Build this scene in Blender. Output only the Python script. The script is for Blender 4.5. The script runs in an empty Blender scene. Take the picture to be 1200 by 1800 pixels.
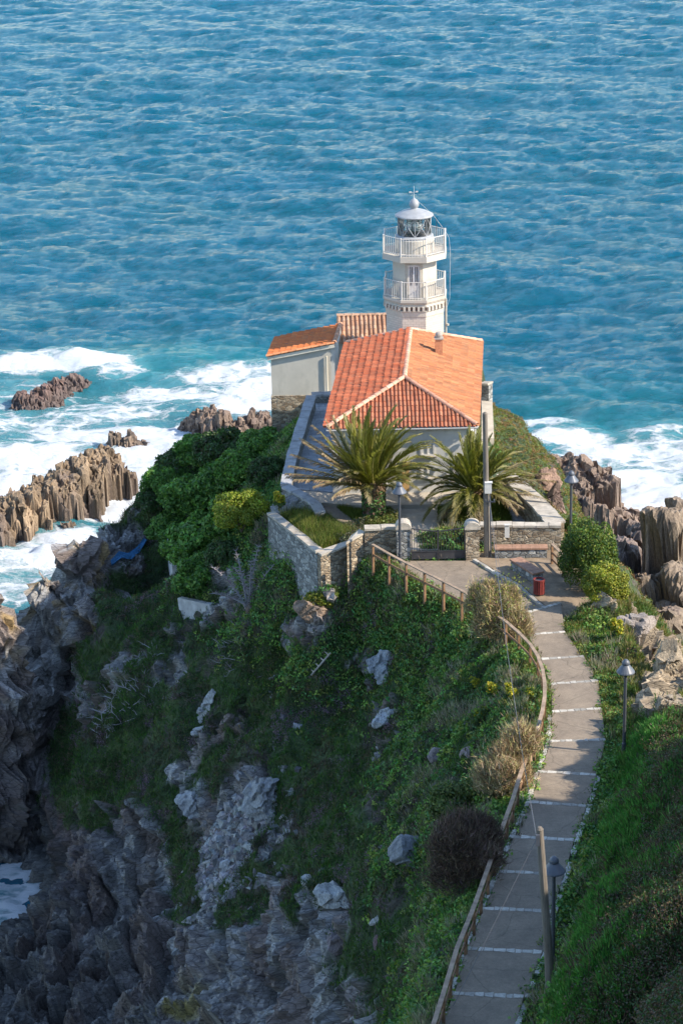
import bpy, math, random
import numpy as np
from mathutils import Vector, Matrix, Euler
R_=math.radians
scene=bpy.context.scene
# ---------------------------------------------------------------- camera
CAMZ=60.0; PITCH=R_(20.0); ROLL=R_(1.2); FPX=4200.0
cam_d=bpy.data.cameras.new("camera"); cam=bpy.data.objects.new("camera",cam_d)
scene.collection.objects.link(cam); scene.camera=cam
cam_d.sensor_fit='HORIZONTAL'; cam_d.sensor_width=24.0; cam_d.lens=24.0*FPX/1200.0
cam_d.clip_start=1.0; cam_d.clip_end=6000.0
Rr=np.array([1.,0,0]); Dd=np.array([0,-math.sin(PITCH),-math.cos(PITCH)]); Ff=np.array([0,math.cos(PITCH),-math.sin(PITCH)])
RX=math.cos(ROLL)*Rr+math.sin(ROLL)*Dd; RD=-math.sin(ROLL)*Rr+math.cos(ROLL)*Dd
CAM=np.array([0,0,CAMZ])
_m=Matrix(((RX[0],-RD[0],-Ff[0],0),(RX[1],-RD[1],-Ff[1],0),(RX[2],-RD[2],-Ff[2],CAMZ),(0,0,0,1)))
cam.matrix_world=_m
# ---------------------------------------------------------------- sun and sky
SUN_AZ=R_(17.0); SUN_EL=R_(36.0)
SUNV=Vector((math.cos(SUN_EL)*math.cos(SUN_AZ),-math.cos(SUN_EL)*math.sin(SUN_AZ),math.sin(SUN_EL)))
world=bpy.data.worlds.new("World"); scene.world=world; world.use_nodes=True
wn=world.node_tree; bg=wn.nodes['Background']; sky=wn.nodes.new('ShaderNodeTexSky'); sky.sky_type='NISHITA'
sky.sun_disc=False; sky.sun_elevation=SUN_EL; sky.sun_rotation=R_(90)+SUN_AZ; sky.air_density=1.0; sky.dust_density=0.25; sky.ozone_density=2.2
wn.links.new(sky.outputs[0],bg.inputs[0]); bg.inputs[1].default_value=0.15
sl=bpy.data.lights.new("sun","SUN"); sl.energy=3.7; sl.angle=R_(0.5); sl.color=(1.0,0.90,0.76)
so=bpy.data.objects.new("sun",sl); scene.collection.objects.link(so); so.location=(60,-10,90)
so.rotation_euler=SUNV.to_track_quat('Z','Y').to_euler()
scene.view_settings.view_transform='Standard'; scene.view_settings.look='None'; scene.view_settings.gamma=1.0
scene.view_settings.exposure=1.2
scene.cycles.max_bounces=6; scene.cycles.diffuse_bounces=3; scene.cycles.transparent_max_bounces=8
# ---------------------------------------------------------------- projection: photo pixel -> point of the place
def ray(px,py):
    d=Ff*FPX+RX*(px-600.0)+RD*(py-900.0); return d/np.linalg.norm(d)
def at_z(px,py,z):
    d=ray(px,py); t=(z-CAMZ)/d[2]; return CAM+d*t
def at_y(px,py,y):
    d=ray(px,py); return CAM+d*(y/d[1])
def proj(P):
    P=np.asarray(P,float)-CAM; f=P@Ff; return 600+FPX*(P@RX)/f, 900+FPX*(P@RD)/f
# ---------------------------------------------------------------- numpy noise
def _h(ix,iy,iz,s):
    with np.errstate(over='ignore'):
        h=(ix.astype(np.int64)*374761393+iy.astype(np.int64)*668265263+iz.astype(np.int64)*2147483647%4294967291+s*974634777)&0xffffffff
        h=((h^(h>>13))*1274126177)&0xffffffff
        h=((h^(h>>16))*2246822519)&0xffffffff
        h=h^(h>>15)
    return (h&0xffffff)/16777216.0
def vnoise(P,s=0):
    P=np.asarray(P,float); i=np.floor(P).astype(np.int64); f=P-i; f=f*f*(3-2*f); r=0
    for a in (0,1):
        for b in (0,1):
            for c in (0,1):
                w=(f[:,0] if a else 1-f[:,0])*(f[:,1] if b else 1-f[:,1])*(f[:,2] if c else 1-f[:,2])
                r=r+w*_h(i[:,0]+a,i[:,1]+b,i[:,2]+c,s)
    return r*2-1
def fbm(P,o=4,s=0,g=.5):
    P=np.asarray(P,float); r=0;a=1;t=0
    for k in range(o):
        r=r+a*vnoise(P*(2.03**k)+17.3*k,s+k*31); t+=a; a*=g
    return r/t
def cells(P,s=0):
    """worley: returns F1,F2, three random numbers of the cell, offset vector"""
    P=np.asarray(P,float); i=np.floor(P).astype(np.int64); n=len(P)
    F1=np.full(n,9.);F2=np.full(n,9.);bi=np.zeros((n,3),np.int64);off=np.zeros((n,3))
    for a in (-1,0,1):
        for b in (-1,0,1):
            for c in (-1,0,1):
                x=i[:,0]+a;y=i[:,1]+b;z=i[:,2]+c
                q=np.stack([x+_h(x,y,z,s),y+_h(x,y,z,s+1),z+_h(x,y,z,s+2)],1)-P
                d=np.sqrt((q*q).sum(1)); m=d<F1
                F2=np.where(m,F1,np.minimum(F2,d)); F1=np.where(m,d,F1)
                bi[m]=np.stack([x,y,z],1)[m]; off[m]=-q[m]
    rr=np.stack([_h(bi[:,0],bi[:,1],bi[:,2],s+k) for k in (7,8,9,10)],1)
    return F1,F2,rr,off
def basis(n,t):
    n=np.array(n,float);n/=np.linalg.norm(n);t=np.array(t,float);t-=n*(t@n);t/=np.linalg.norm(t);return np.stack([n,t,np.cross(n,t)])
def blocky(P,B,size,s,tilt=1.0):
    """fractured-rock displacement: every cell has its own height and its own tilted face"""
    Q=(P@B.T)/np.array(size); F1,F2,r,off=cells(Q,s)
    return (r[:,0]-.5)+tilt*(off*(r[:,1:4]-.5)*2).sum(1), np.clip((F2-F1)*5,0,1), r
def sstep(a,b,x):
    t=np.clip((np.asarray(x,float)-a)/(b-a),0,1); return t*t*(3-2*t)
def inpoly(x,y,poly):
    x=np.asarray(x,float);y=np.asarray(y,float);r=np.zeros(x.shape,bool);n=len(poly)
    for k in range(n):
        x1,y1=poly[k];x2,y2=poly[(k+1)%n]
        if y1==y2: continue
        r^=((y1>y)!=(y2>y))&(x<(x2-x1)*(y-y1)/(y2-y1)+x1)
    return r
def segdist(x,y,pts):
    """distance to polyline, and interpolated extra values"""
    pts=np.array(pts,float); best=np.full(np.shape(x),1e9); val=np.zeros(np.shape(x)+(pts.shape[1]-2,))
    for a,b in zip(pts[:-1],pts[1:]):
        d=b[:2]-a[:2]; L=(d@d)+1e-9
        t=np.clip(((x-a[0])*d[0]+(y-a[1])*d[1])/L,0,1)
        q=np.hypot(x-a[0]-t*d[0],y-a[1]-t*d[1]); m=q<best
        best=np.where(m,q,best); v=a[2:]+t[...,None]*(b[2:]-a[2:]); val=np.where(m[...,None],v,val)
    return best,val
# ---------------------------------------------------------------- object helpers
def link(o,parent=None):
    scene.collection.objects.link(o)
    if parent is not None: o.parent=parent
    return o
def tag(o,label=None,cat=None,group=None,kind=None):
    if label: o['label']=label
    if cat: o['category']=cat
    if group: o['group']=group
    if kind: o['kind']=kind
    return o
def empty(name,loc=(0,0,0),rz=0.0,label=None,cat=None,group=None,kind=None):
    o=bpy.data.objects.new(name,None); o.empty_display_size=.3; link(o); o.location=Vector([float(v) for v in loc]); o.rotation_euler=(0,0,rz)
    return tag(o,label,cat,group,kind)
def mesh_np(name,V,F,mat,parent=None,smooth=False,col=None,attrs=None,loc=None,uv=None):
    """V (n,3), F (m,k) array of faces, or a list of such arrays"""
    me=bpy.data.meshes.new(name); V=np.asarray(V,np.float32)
    Fs=F if isinstance(F,list) else [F]
    Fs=[np.asarray(f,np.int32) for f in Fs if len(f)]
    me.vertices.add(len(V)); me.vertices.foreach_set('co',V.ravel())
    nl=sum(f.size for f in Fs); npoly=sum(len(f) for f in Fs)
    me.loops.add(nl); me.polygons.add(npoly)
    me.loops.foreach_set('vertex_index',np.concatenate([f.ravel() for f in Fs]))
    tot=np.concatenate([np.full(len(f),f.shape[1],np.int32) for f in Fs]); st=np.concatenate([[0],np.cumsum(tot)[:-1]]).astype(np.int32)
    me.polygons.foreach_set('loop_start',st)
    try: me.polygons.foreach_set('loop_total',tot)
    except Exception: pass
    me.polygons.foreach_set('use_smooth',np.full(npoly,bool(smooth)))
    me.update(calc_edges=True)
    if col is not None:
        a=me.attributes.new('Col','FLOAT_COLOR','POINT'); c=np.ones((len(V),4),np.float32); c[:,:3]=col; a.data.foreach_set('color',c.ravel())
    if attrs:
        for k,v in attrs.items():
            a=me.attributes.new(k,'FLOAT','POINT'); a.data.foreach_set('value',np.asarray(v,np.float32))
    if mat is not None:
        for m in (mat if isinstance(mat,list) else [mat]): me.materials.append(m)
    o=bpy.data.objects.new(name,me); link(o,parent)
    if loc is not None: o.location=[float(v) for v in loc]
    return o
class MB:
    """collects boxes, tubes and the like; build() links them as ONE mesh object"""
    def __init__(s): s.V=[];s.F=[];s.n=0;s.M=[]
    def add(s,V,F,mi=0):
        s.V+= [tuple(map(float,v)) for v in V]; s.F+=[tuple(int(i)+s.n for i in f) for f in F]; s.M+=[mi]*len(F); s.n+=len(V); return s
    def box(s,c,d,rz=0,tilt=None,bev=0,mi=0):
        x,y,z=[k/2 for k in d]
        V=[(a*x,b*y,e*z) for e in(-1,1) for b in(-1,1) for a in(-1,1)]
        F=[(0,2,3,1),(4,5,7,6),(0,1,5,4),(2,6,7,3),(0,4,6,2),(1,3,7,5)]
        m=Matrix.Rotation(rz,3,'Z')
        if tilt is not None: m=m@tilt
        V=[m@Vector(v)+Vector([float(k) for k in c]) for v in V]
        return s.add(V,F,mi)
    def beam(s,a,b,w,h,mi=0,up=(0,0,1)):
        a=Vector([float(k) for k in a]);b=Vector([float(k) for k in b]);d=(b-a).normalized();u=Vector(up)
        sd=d.cross(u)
        if sd.length<1e-4: sd=Vector((1,0,0))
        sd.normalize();u=sd.cross(d).normalized()
        V=[];
        for p in(a,b):
            for i,j in((-1,-1),(1,-1),(1,1),(-1,1)): V.append(p+sd*(i*w/2)+u*(j*h/2))
        return s.add(V,[(3,2,1,0),(4,5,6,7),(0,1,5,4),(1,2,6,5),(2,3,7,6),(3,0,4,7)],mi)
    def tube(s,pts,r,n=8,cap=True,mi=0):
        pts=[Vector([float(k) for k in p]) for p in pts]; rs=r if isinstance(r,(list,tuple)) else [r]*len(pts); V=[];F=[];prev=None
        for i,p in enumerate(pts):
            d=(pts[min(i+1,len(pts)-1)]-pts[max(i-1,0)]).normalized()
            if prev is None:
                a=Vector((0,0,1)) if abs(d.z)<.9 else Vector((1,0,0)); sd=d.cross(a).normalized()
            else: sd=(prev-d*prev.dot(d)).normalized()
            prev=sd; u=d.cross(sd)
            for k in range(n):
                t=2*math.pi*k/n; V.append(p+(sd*math.cos(t)+u*math.sin(t))*rs[i])
        for i in range(len(pts)-1):
            for k in range(n): F.append((i*n+k,i*n+(k+1)%n,(i+1)*n+(k+1)%n,(i+1)*n+k))
        if cap: F.append(tuple(range(n-1,-1,-1))); F.append(tuple(range((len(pts)-1)*n,len(pts)*n)))
        return s.add(V,F,mi)
    def lathe(s,prof,n=24,c=(0,0,0),rot=0,mi=0,cap=True):
        V=[];F=[]
        for r,z in prof:
            for k in range(n):
                t=rot+2*math.pi*k/n; V.append((c[0]+r*math.cos(t),c[1]+r*math.sin(t),c[2]+z))
        for i in range(len(prof)-1):
            for k in range(n): F.append((i*n+k,i*n+(k+1)%n,(i+1)*n+(k+1)%n,(i+1)*n+k))
        if cap:
            if prof[0][0]>1e-4: F.append(tuple(range(n-1,-1,-1)))
            if prof[-1][0]>1e-4: F.append(tuple(range((len(prof)-1)*n,len(prof)*n)))
        return s.add(V,F,mi)
    def build(s,name,mat,parent=None,smooth=False,loc=None):
        me=bpy.data.meshes.new(name); me.from_pydata(s.V,[],s.F); 
        for m in (mat if isinstance(mat,list) else [mat]): me.materials.append(m)
        if any(s.M): me.polygons.foreach_set('material_index',s.M)
        if smooth: me.shade_smooth() if hasattr(me,'shade_smooth') else None
        me.update(); o=bpy.data.objects.new(name,me); link(o,parent)
        if smooth=='auto':
            try: me.set_sharp_from_angle(angle=R_(35))
            except Exception: pass
        if loc is not None: o.location=[float(v) for v in loc]
        return o
def copy_tree(o,parent=None):
    c=o.copy(); scene.collection.objects.link(c); c.parent=parent
    for ch in list(o.children): copy_tree(ch,c)
    return c
# ---------------------------------------------------------------- material helpers
class NT:
    def __init__(s,name,disp=False):
        s.m=bpy.data.materials.new(name); s.m.use_nodes=True; s.t=s.m.node_tree; s.N=s.t.nodes; s.L=s.t.links
        s.b=s.N['Principled BSDF']; s.out=s.N['Material Output']; s._co=None
    def n(s,ty,**k):
        o=s.N.new('ShaderNode'+ty)
        for a,b in k.items(): setattr(o,a,b)
        return o
    def set(s,node,i,v):
        if isinstance(v,bpy.types.NodeSocket): s.L.new(v,node.inputs[i])
        elif v is not None:
            t=node.inputs[i]
            if t.type=='RGBA' and len(v)==3: v=(*v,1)
            t.default_value=v
    def co(s,kind='Object',scale=None,rot=None):
        if s._co is None: s._co=s.n('TexCoord')
        o=s._co.outputs[kind]
        if scale is not None or rot is not None:
            m=s.n('Mapping'); s.L.new(o,m.inputs[0])
            if rot is not None: m.inputs['Rotation'].default_value=rot
            if scale is not None: m.inputs['Scale'].default_value=scale if isinstance(scale,(tuple,list)) else (scale,)*3
            o=m.outputs[0]
        return o
    def noise(s,scale=5,detail=4,rough=.55,vec=None,dist=0,out=0):
        o=s.n('TexNoise'); s.set(o,'Scale',scale);s.set(o,'Detail',detail);s.set(o,'Roughness',rough);s.set(o,'Distortion',dist)
        s.L.new(vec if vec is not None else s.co(),o.inputs['Vector']); return o.outputs[out]
    def voro(s,scale=5,vec=None,feat='F1',out='Distance',rnd=1):
        o=s.n('TexVoronoi',feature=feat); s.set(o,'Scale',scale); s.set(o,'Randomness',rnd); s.L.new(vec if vec is not None else s.co(),o.inputs['Vector']); return o.outputs[out]
    def ramp(s,x,stops,inter='LINEAR'):
        o=s.n('ValToRGB'); r=o.color_ramp; r.interpolation=inter
        while len(r.elements)<len(stops): r.elements.new(.5)
        for e,(p,c) in zip(r.elements,stops):
            e.position=p; e.color=(*c,1) if isinstance(c,(tuple,list)) else (c,c,c,1)
        s.L.new(x,o.inputs[0]); return o.outputs[0]
    def mix(s,f,a,b,mode='MIX'):
        o=s.n('Mix',data_type='RGBA',blend_type=mode); s.set(o,0,f); s.set(o,6,a); s.set(o,7,b); return o.outputs[2]
    def math(s,op,a,b=None,c=None,clamp=False):
        o=s.n('Math',operation=op,use_clamp=clamp); s.set(o,0,a)
        if b is not None: s.set(o,1,b)
        if c is not None: s.set(o,2,c)
        return o.outputs[0]
    def attr(s,name,out='Fac'):
        o=s.n('Attribute',attribute_name=name); return o.outputs[out]
    def bump(s,h,strength=.5,dist=.05,normal=None):
        o=s.n('Bump'); s.set(o,'Strength',strength); s.set(o,'Distance',dist); s.L.new(h,o.inputs['Height'])
        if normal is not None: s.L.new(normal,o.inputs['Normal'])
        return o.outputs[0]
    def fin(s,color=None,rough=None,normal=None,**k):
        if color is not None: s.set(s.b,'Base Color',color)
        if rough is not None: s.set(s.b,'Roughness',rough)
        if normal is not None: s.L.new(normal,s.b.inputs['Normal'])
        for a,v in k.items(): s.set(s.b,a.replace('_',' '),v)
        return s.m
def paint(name,c,rough=.6,var=.12,scale=3,bump=.15,bscale=30,metal=0,bdist=.02,dirt=None):
    t=NT(name); n=t.noise(scale,5,.6); c=np.array(c)
    col=t.ramp(n,[(.3,tuple(c*(1-var))),(.7,tuple(np.clip(c*(1+var),0,1)))])
    if dirt is not None:
        n3=t.noise(scale*.6,6,.7,vec=t.co('Object',(1,1,.35))); col=t.mix(t.ramp(n3,[(.5,0.0),(.72,.75)]),col,dirt)
    n2=t.noise(bscale,3,.6)
    return t.fin(col,rough,t.bump(n2,bump,bdist),Metallic=metal)
# ================================================================ LAND
# path: left and right edge, photo pixels of the stone edgings, converted to places on a ramp rising toward the viewer
def path_z_of(Y):      # ramp height along the view direction
    return np.interp(Y,[45,60,66,83,98,104],[23.8,22.5,22.0,20.6,19.75,19.6])
def on_ramp(px,py):
    z=20.
    for _ in range(30):
        p=at_z(px,py,z); z=.5*z+.5*float(path_z_of(p[1]))
    return at_z(px,py,z)
STEP_PX=[((905,1085),(985,1062)),((928,1118),(993,1113)),((951,1161),(1026,1156)),((968,1205),(1051,1199)),((970,1254),(1057,1248)),((968,1306),(1064,1303)),
 ((948,1359),(1047,1365)),((932,1413),(1030,1420)),((903,1474),(1008,1480)),((878,1535),(990,1541)),((850,1600),(968,1606)),((820,1671),(952,1678)),((797,1750),(920,1756)),((762,1838),(890,1842)),((728,1930),(860,1935))]
STEPS=[(on_ramp(*a),on_ramp(*b)) for a,b in STEP_PX]
# control points of the terrain (pixel, pixel, height)
CP=[(625,1003,18.1),(700,1015,18.5),(760,1050,18.4),(560,1032,18.05),(600,1020,18.1),(545,1060,17.2),(500,968,18.3),(530,1000,18.1),(560,1090,15.8),(620,1060,16.8),(800,1120,17.8),(680,1155,15.0),(760,1200,16.6),(850,1180,19.0),
 (900,1260,20.2),(930,1340,21.2),(830,1330,18.3),(700,1300,14.6),(600,1230,13.6),(500,1200,13.0),(400,1200,12.3),(400,1080,14.2),(420,980,16.6),(450,900,17.6),
 (480,840,18.2),(500,760,18.4),(430,800,15.5),(350,800,12.5),(300,850,11.5),(262,872,11.8),(330,900,13.3),(400,900,16.0),(250,960,11.0),(320,1070,13.4),(330,1000,14.0),
 (200,925,12.0),(130,968,12.4),(60,1012,12.8),(0,1058,13.0),(-120,1110,13.0),
 (60,1120,9.5),(60,1250,6.0),(40,1400,2.8),(0,1500,.6),(-60,1560,-1.0),(-150,1400,1.5),(-150,1250,6),
 (150,1090,11.0),(190,1060,11.3),(240,1090,11.7),(250,1180,10.6),(170,1200,8.6),(160,1300,7.4),(200,1400,5.2),(120,1380,4.2),(140,1450,3.6),(300,1300,9.4),(300,1450,6.2),(220,1500,4.2),(300,1560,4.2),
 (100,1560,1.8),(100,1650,1.6),(30,1640,.7),(0,1720,1.2),(100,1780,1.6),(200,1650,2.8),(200,1780,2.6),(0,1850,1.5),(150,1950,1.5),
 (350,1700,4.2),(330,1850,3.0),(500,1700,6.8),(500,1850,4.5),(600,1780,8.0),(620,1650,11.0),(700,1720,14.5),(700,1850,13.5),(640,1900,9),(740,1650,18.0),(760,1760,19.8),
 (780,1550,18.3),(700,1520,15.2),(620,1500,12.0),(520,1500,9.3),(400,1500,7.3),(400,1600,6.0),(400,1350,9.8),(500,1350,11.2),(600,1370,12.6),(700,1400,14.9),(800,1400,17.6),(850,1460,20.0),(530,1590,9.3),
 (1080,1140,20.1),(1130,1240,21.2),(1095,1322,21.8),(1040,1200,21.1),(1110,1090,19.3),(1150,1140,19.8),(1190,1180,20.3),(1180,1250,21.9),(1200,1290,23.2),(1150,1400,23.8),
 (1060,1450,23.6),(1040,1600,24.6),(1000,1700,24.6),(960,1780,24.7),(1120,1600,26.6),(1200,1500,27.4),(1200,1650,29.5),(1100,1750,28.2),(1200,1800,32),
 (1060,1040,19.1),(1010,960,19.1),(1090,1000,18.2),(900,870,19.0),(960,900,18.6),(960,840,16.6),(985,880,15.5),(940,800,17.3),(955,770,15.8),(900,740,18.4),(912,714,18.0),(872,682,19.0),(880,780,18.7)]
CW=[(-17,119.5,7),(-20,119,5),(-17,124,0),(-12,124.5,3),(-25,120,0),(-13,122.5,7),(-22,117,8),(-30,117,4),(4,136,13),(4,142,-2),(10,142,-3),(20,136,-3),(30,140,-5),(-12,145,-5),(40,125,-5),(-30,135,-6),(0,175,-6),(60,160,-6),(-60,150,-6),(45,105,-4),(-2, 136.5, 15), (3, 141.6, 8), (8, 140.3, 8), (-9, 144.1, 2), (-2, 149.2, 2), (6, 149.2, 1), (12, 142.8, 2), (17, 136.5, -1), (19, 126.3, 1), (21, 114.9, 2), (22, 106.0, 3), (24, 95.8, 4), (28, 85.7, 10), (-14, 137.7, 1), (-20, 132.7, -1), (-26, 126.3, -1), (-34, 121.2, -1), (-30, 136.5, -4), (-15, 149.2, -4), (0, 161.9, -4), (16, 156.8, -4), (30, 140.3, -4), (30, 118.7, -4), (-30, 95.8, -1.5), (-33, 111.1, -1), (-33, 76.8, -1), (-22, 70.4, 0), (-25, 85.7, -1.5), (-15, 78.0, 1.5), (-8, 67.9, 6), (-2, 60.3, 12), (3, 51.3, 20), (-12, 52.4, 8), (-33, 46.9, 2), (8, 49.1, 25.5), (0, 44.7, 20), (20, 52.4, 36), (33, 46.9, 46), (33, 57.9, 45), (31, 66.6, 44), (30, 69.5, 31), (29, 75, 23), (26, 80, 12), (24, 60.3, 39), (22, 69.2, 31.5), (18, 57.9, 31)]
pts=[];zz=[]
for a,b,z in CP:
    p=at_z(a,b,z); pts.append(p[:2]); zz.append(z)
for x,y,z in CW: pts.append((x,y)); zz.append(z)
for (a,b) in STEPS:
    c=(a+b)/2
    for q in (a,b,c): pts.append(q[:2]); zz.append(q[2])
for a,b in ((600,880),(840,610),(590,620),(700,560),(780,560),(760,930),(900,930),(560,880),(700,700),(620,700),(820,600),(620,800),(520,860),(545,750)):
    p=at_z(a,b,19.7); pts.append(p[:2]); zz.append(19.7)
pts=np.array(pts,float); zz=np.array(zz,float)
def _tps(r2): return np.where(r2>1e-9,r2*np.log(r2+1e-9)*.5,0)
_n=len(pts); _A=_tps(((pts[:,None]-pts[None])**2).sum(2))+np.eye(_n)*.15
_P=np.c_[np.ones(_n),pts/10]; _M=np.block([[_A,_P],[_P.T,np.zeros((3,3))]])
_w=np.linalg.solve(_M,np.r_[zz,np.zeros(3)])
def tps(x,y):
    x=np.asarray(x,float);y=np.asarray(y,float);sh=x.shape;x=x.ravel();y=y.ravel();r=np.empty(x.size)
    for k in range(0,x.size,20000):
        X=np.c_[x[k:k+20000],y[k:k+20000]]; d=((X[:,None]-pts[None])**2).sum(2)
        r[k:k+20000]=_tps(d)@_w[:_n]+_w[_n]+X[:,0]/10*_w[_n+1]+X[:,1]/10*_w[_n+2]
    return r.reshape(sh)
# flat built-up areas (world outlines got from pixels at their own height)
def poly_z(pl,z): return [tuple(at_z(a,b,z)[:2]) for a,b in pl]
YARD=poly_z([(482,905),(520,880),(498,850),(548,700),(600,640),(850,640),(862,700),(865,800),(925,858),(990,915),(986,932),(900,934),(830,936),(700,940),(640,942),(620,945),(565,966)],19.75)
PLAZA=poly_z([(655,968),(700,985),(818,980),(985,970),(1000,1000),(1030,1060),(985,1085),(905,1085),(835,1070),(745,1020)],19.6)
PATHPOLY=[tuple(a[:2]) for a,b in STEPS]+[tuple(b[:2]) for a,b in STEPS][::-1]
def polydist(x,y,poly):
    d,_=segdist(x,y,list(poly)+[poly[0]]); return np.where(inpoly(x,y,poly),-d,d)
def ground_z(x,y):
    x=np.asarray(x,float);y=np.asarray(y,float)
    z=tps(x,y)
    far=sstep(60,36,np.abs(x)); z=z*far-5*(1-far)
    z=np.where(y>129,np.minimum(z,19.6-1.25*np.maximum(0,y-130.5)-.9*np.maximum(0,y-129)*(x>8.2)),z)
    w=1-sstep(.3,2.3,polydist(x,y,PATHPOLY)); z=z*(1-w)+(path_z_of(y)-.06)*w
    w=1-sstep(.25,1.9,polydist(x,y,PLAZA)); z=z*(1-w)+19.54*w
    d=polydist(x,y,YARD); w=1-sstep(-.1,.25,d); z=z*(1-w)+19.7*w
    return z
def at_ground(px,py):
    """first hit of the pixel's ray on the smooth ground"""
    d=ray(px,py); t=np.arange(45,260,.12); P=CAM+d*t[:,None]; g=ground_z(P[:,0],P[:,1]); m=np.where(P[:,2]<g)[0]
    return P[m[0]] if len(m) else P[-1]
def poly_g(pl): return [tuple(at_ground(a,b)[:2]) for a,b in pl]
ROCKZ=[poly_g(p) for p in (
 [(-80,1090),(0,1050),(60,1008),(130,962),(185,935),(240,915),(256,940),(232,985),(196,1010),(165,1060),(185,1110),(140,1150),(150,1230),(110,1290),(92,1370),(0,1400),(-80,1400)],
 [(-80,1400),(0,1390),(92,1368),(130,1425),(185,1470),(235,1400),(275,1425),(290,1475),(305,1540),(295,1610),(330,1640),(352,1600),(362,1480),(330,1455),(308,1410),(345,1385),(385,1400),(430,1340),(480,1355),(482,1470),(430,1530),(385,1570),(385,1640),(440,1640),(480,1570),(520,1620),(550,1570),(612,1570),(622,1640),(575,1700),(640,1725),(630,1800),(640,1900),(-80,1950)],
 [(505,1075),(545,1045),(590,1060),(575,1110),(540,1150),(500,1140)],
 [(380,990),(410,960),(425,1010),(430,1090),(385,1080)],
 [(1090,1075),(1150,1110),(1195,1160),(1170,1190),(1120,1150)],
 [(1105,1205),(1210,1180),(1210,1265),(1130,1270)],
 [(830,1040),(790,1035),(700,985),(660,970),(650,985),(700,1010),(780,1060)])]
SCREE=poly_g([(360,1480),(350,1560),(380,1600),(440,1560),(482,1470),(470,1420),(430,1400),(395,1420)])
gx=np.concatenate([np.arange(-75,-24,1.5),np.arange(-24,-19.5,.3),np.arange(-19.5,4,.115),np.arange(4,17,.16),np.arange(17,36,.5),np.arange(36,76,2.)])
gy=np.concatenate([np.arange(20,50,1.5),np.arange(50,78,.22),np.arange(78,134,.1),np.arange(134,150,.3),np.arange(150,190,1.5)])
GX,GY=np.meshgrid(gx,gy); ny,nx=GX.shape
GZ=ground_z(GX,GY)
X=GX.ravel();Y=GY.ravel();Z=GZ.ravel()
# normals of the smooth surface
dzx=np.gradient(GZ,gx,axis=1).ravel(); dzy=np.gradient(GZ,gy,axis=0).ravel()
Nn=np.stack([-dzx,-dzy,np.ones_like(dzx)],1); Nn/=np.linalg.norm(Nn,axis=1)[:,None]
P=np.stack([X,Y,Z],1)
wx=X+.55*fbm(P*.9,4,5); wy=Y+.55*fbm(P*.9,4,6)
rock=np.zeros(len(X))
for pz in ROCKZ: rock=np.maximum(rock,1-sstep(-.18,.12,polydist(wx,wy,pz)))
rock=np.maximum(rock,sstep(2.6,1.4,Z+fbm(P*.7,3,9)))            # everything near the water is bare
built=np.minimum(np.minimum(polydist(X,Y,PATHPOLY),polydist(X,Y,PLAZA)),polydist(X,Y,YARD))
free=sstep(.15,1.0,built)
outc=sstep(.40,.52,fbm(P*np.array([.55,.55,.4]),4,77))*sstep(.3,.6,1-Nn[:,2]+.35); rock=np.maximum(rock,outc*.0+sstep(.29,.35,fbm(P*np.array([.6,.6,.35]),5,77))*sstep(17.5,14,Z)*.95)
rock*=free
scree=(1-sstep(-.2,.2,polydist(wx,wy,SCREE)))
B1=basis((.55,-.35,.6),(.3,-.5,-.8)); B2=basis((-.7,-.1,.7),(.6,-.5,.6))
side=sstep(-9,-5,X+.0*Y)[:,None]
def rockd(P,s=0):
    a,c1,r1=blocky(P,B1,(1.1,2.6,2.0),11+s,.9); b,c2,r2=blocky(P+.15*fbm(P*1.5,2,3)[:,None],B1,(.38,1.1,.75),23+s,.9); c,c3,r3=blocky(P,B2,(.14,.42,.34),37+s,.9)
    a2,_,_=blocky(P,B2,(.9,2.2,1.6),51+s,.9)
    d=1.05*a+.5*a2+.40*b+.14*c-.12*(1-c1)*1-.07*(1-c2)
    return d,c1,c2,c3,r1,r2,r3
d,c1,c2,c3,r1,r2,r3=rockd(P)
veg=.55*fbm(P*.55,4,41)+.40*np.abs(fbm(P*1.5,3,43))+.10*fbm(P*5,2,44)+.22*blocky(P,B2,(.9,1.6,1.4),71,.9)[0]
scr=.10*blocky(P,B2,(.3,.3,.3),61,.8)[0]
disp=rock*(1-scree)*(d*.95+.05)+(1-rock)*(veg)*1.0*free+scree*rock*scr+(1-free)*0
disp+=(1-rock)*free*sstep(9,13,X)*sstep(86,80,Y)*.7*np.abs(fbm(P*1.1,4,143))
disp*=free
# cave
cv=at_ground(118,1230); cvt=at_ground(140,1165)
cd,_=segdist(X,Y,[cv[:2],cvt[:2]]); _cpx,_cpy=X-cv[0],Y-cv[1]
inner=np.exp(-(((X-cv[0]-.35*(Y-cv[1]))/.75)**2))*sstep(3.0,4.2,Z)*sstep(9.9,8.6,Z+.4*fbm(P*1.1,2,8))*np.exp(-((Y-cv[1])/3.5)**2)
P2=P+Nn*disp[:,None]; P2[:,1]+=inner*3.4; P2[:,0]-=inner*.6
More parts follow.
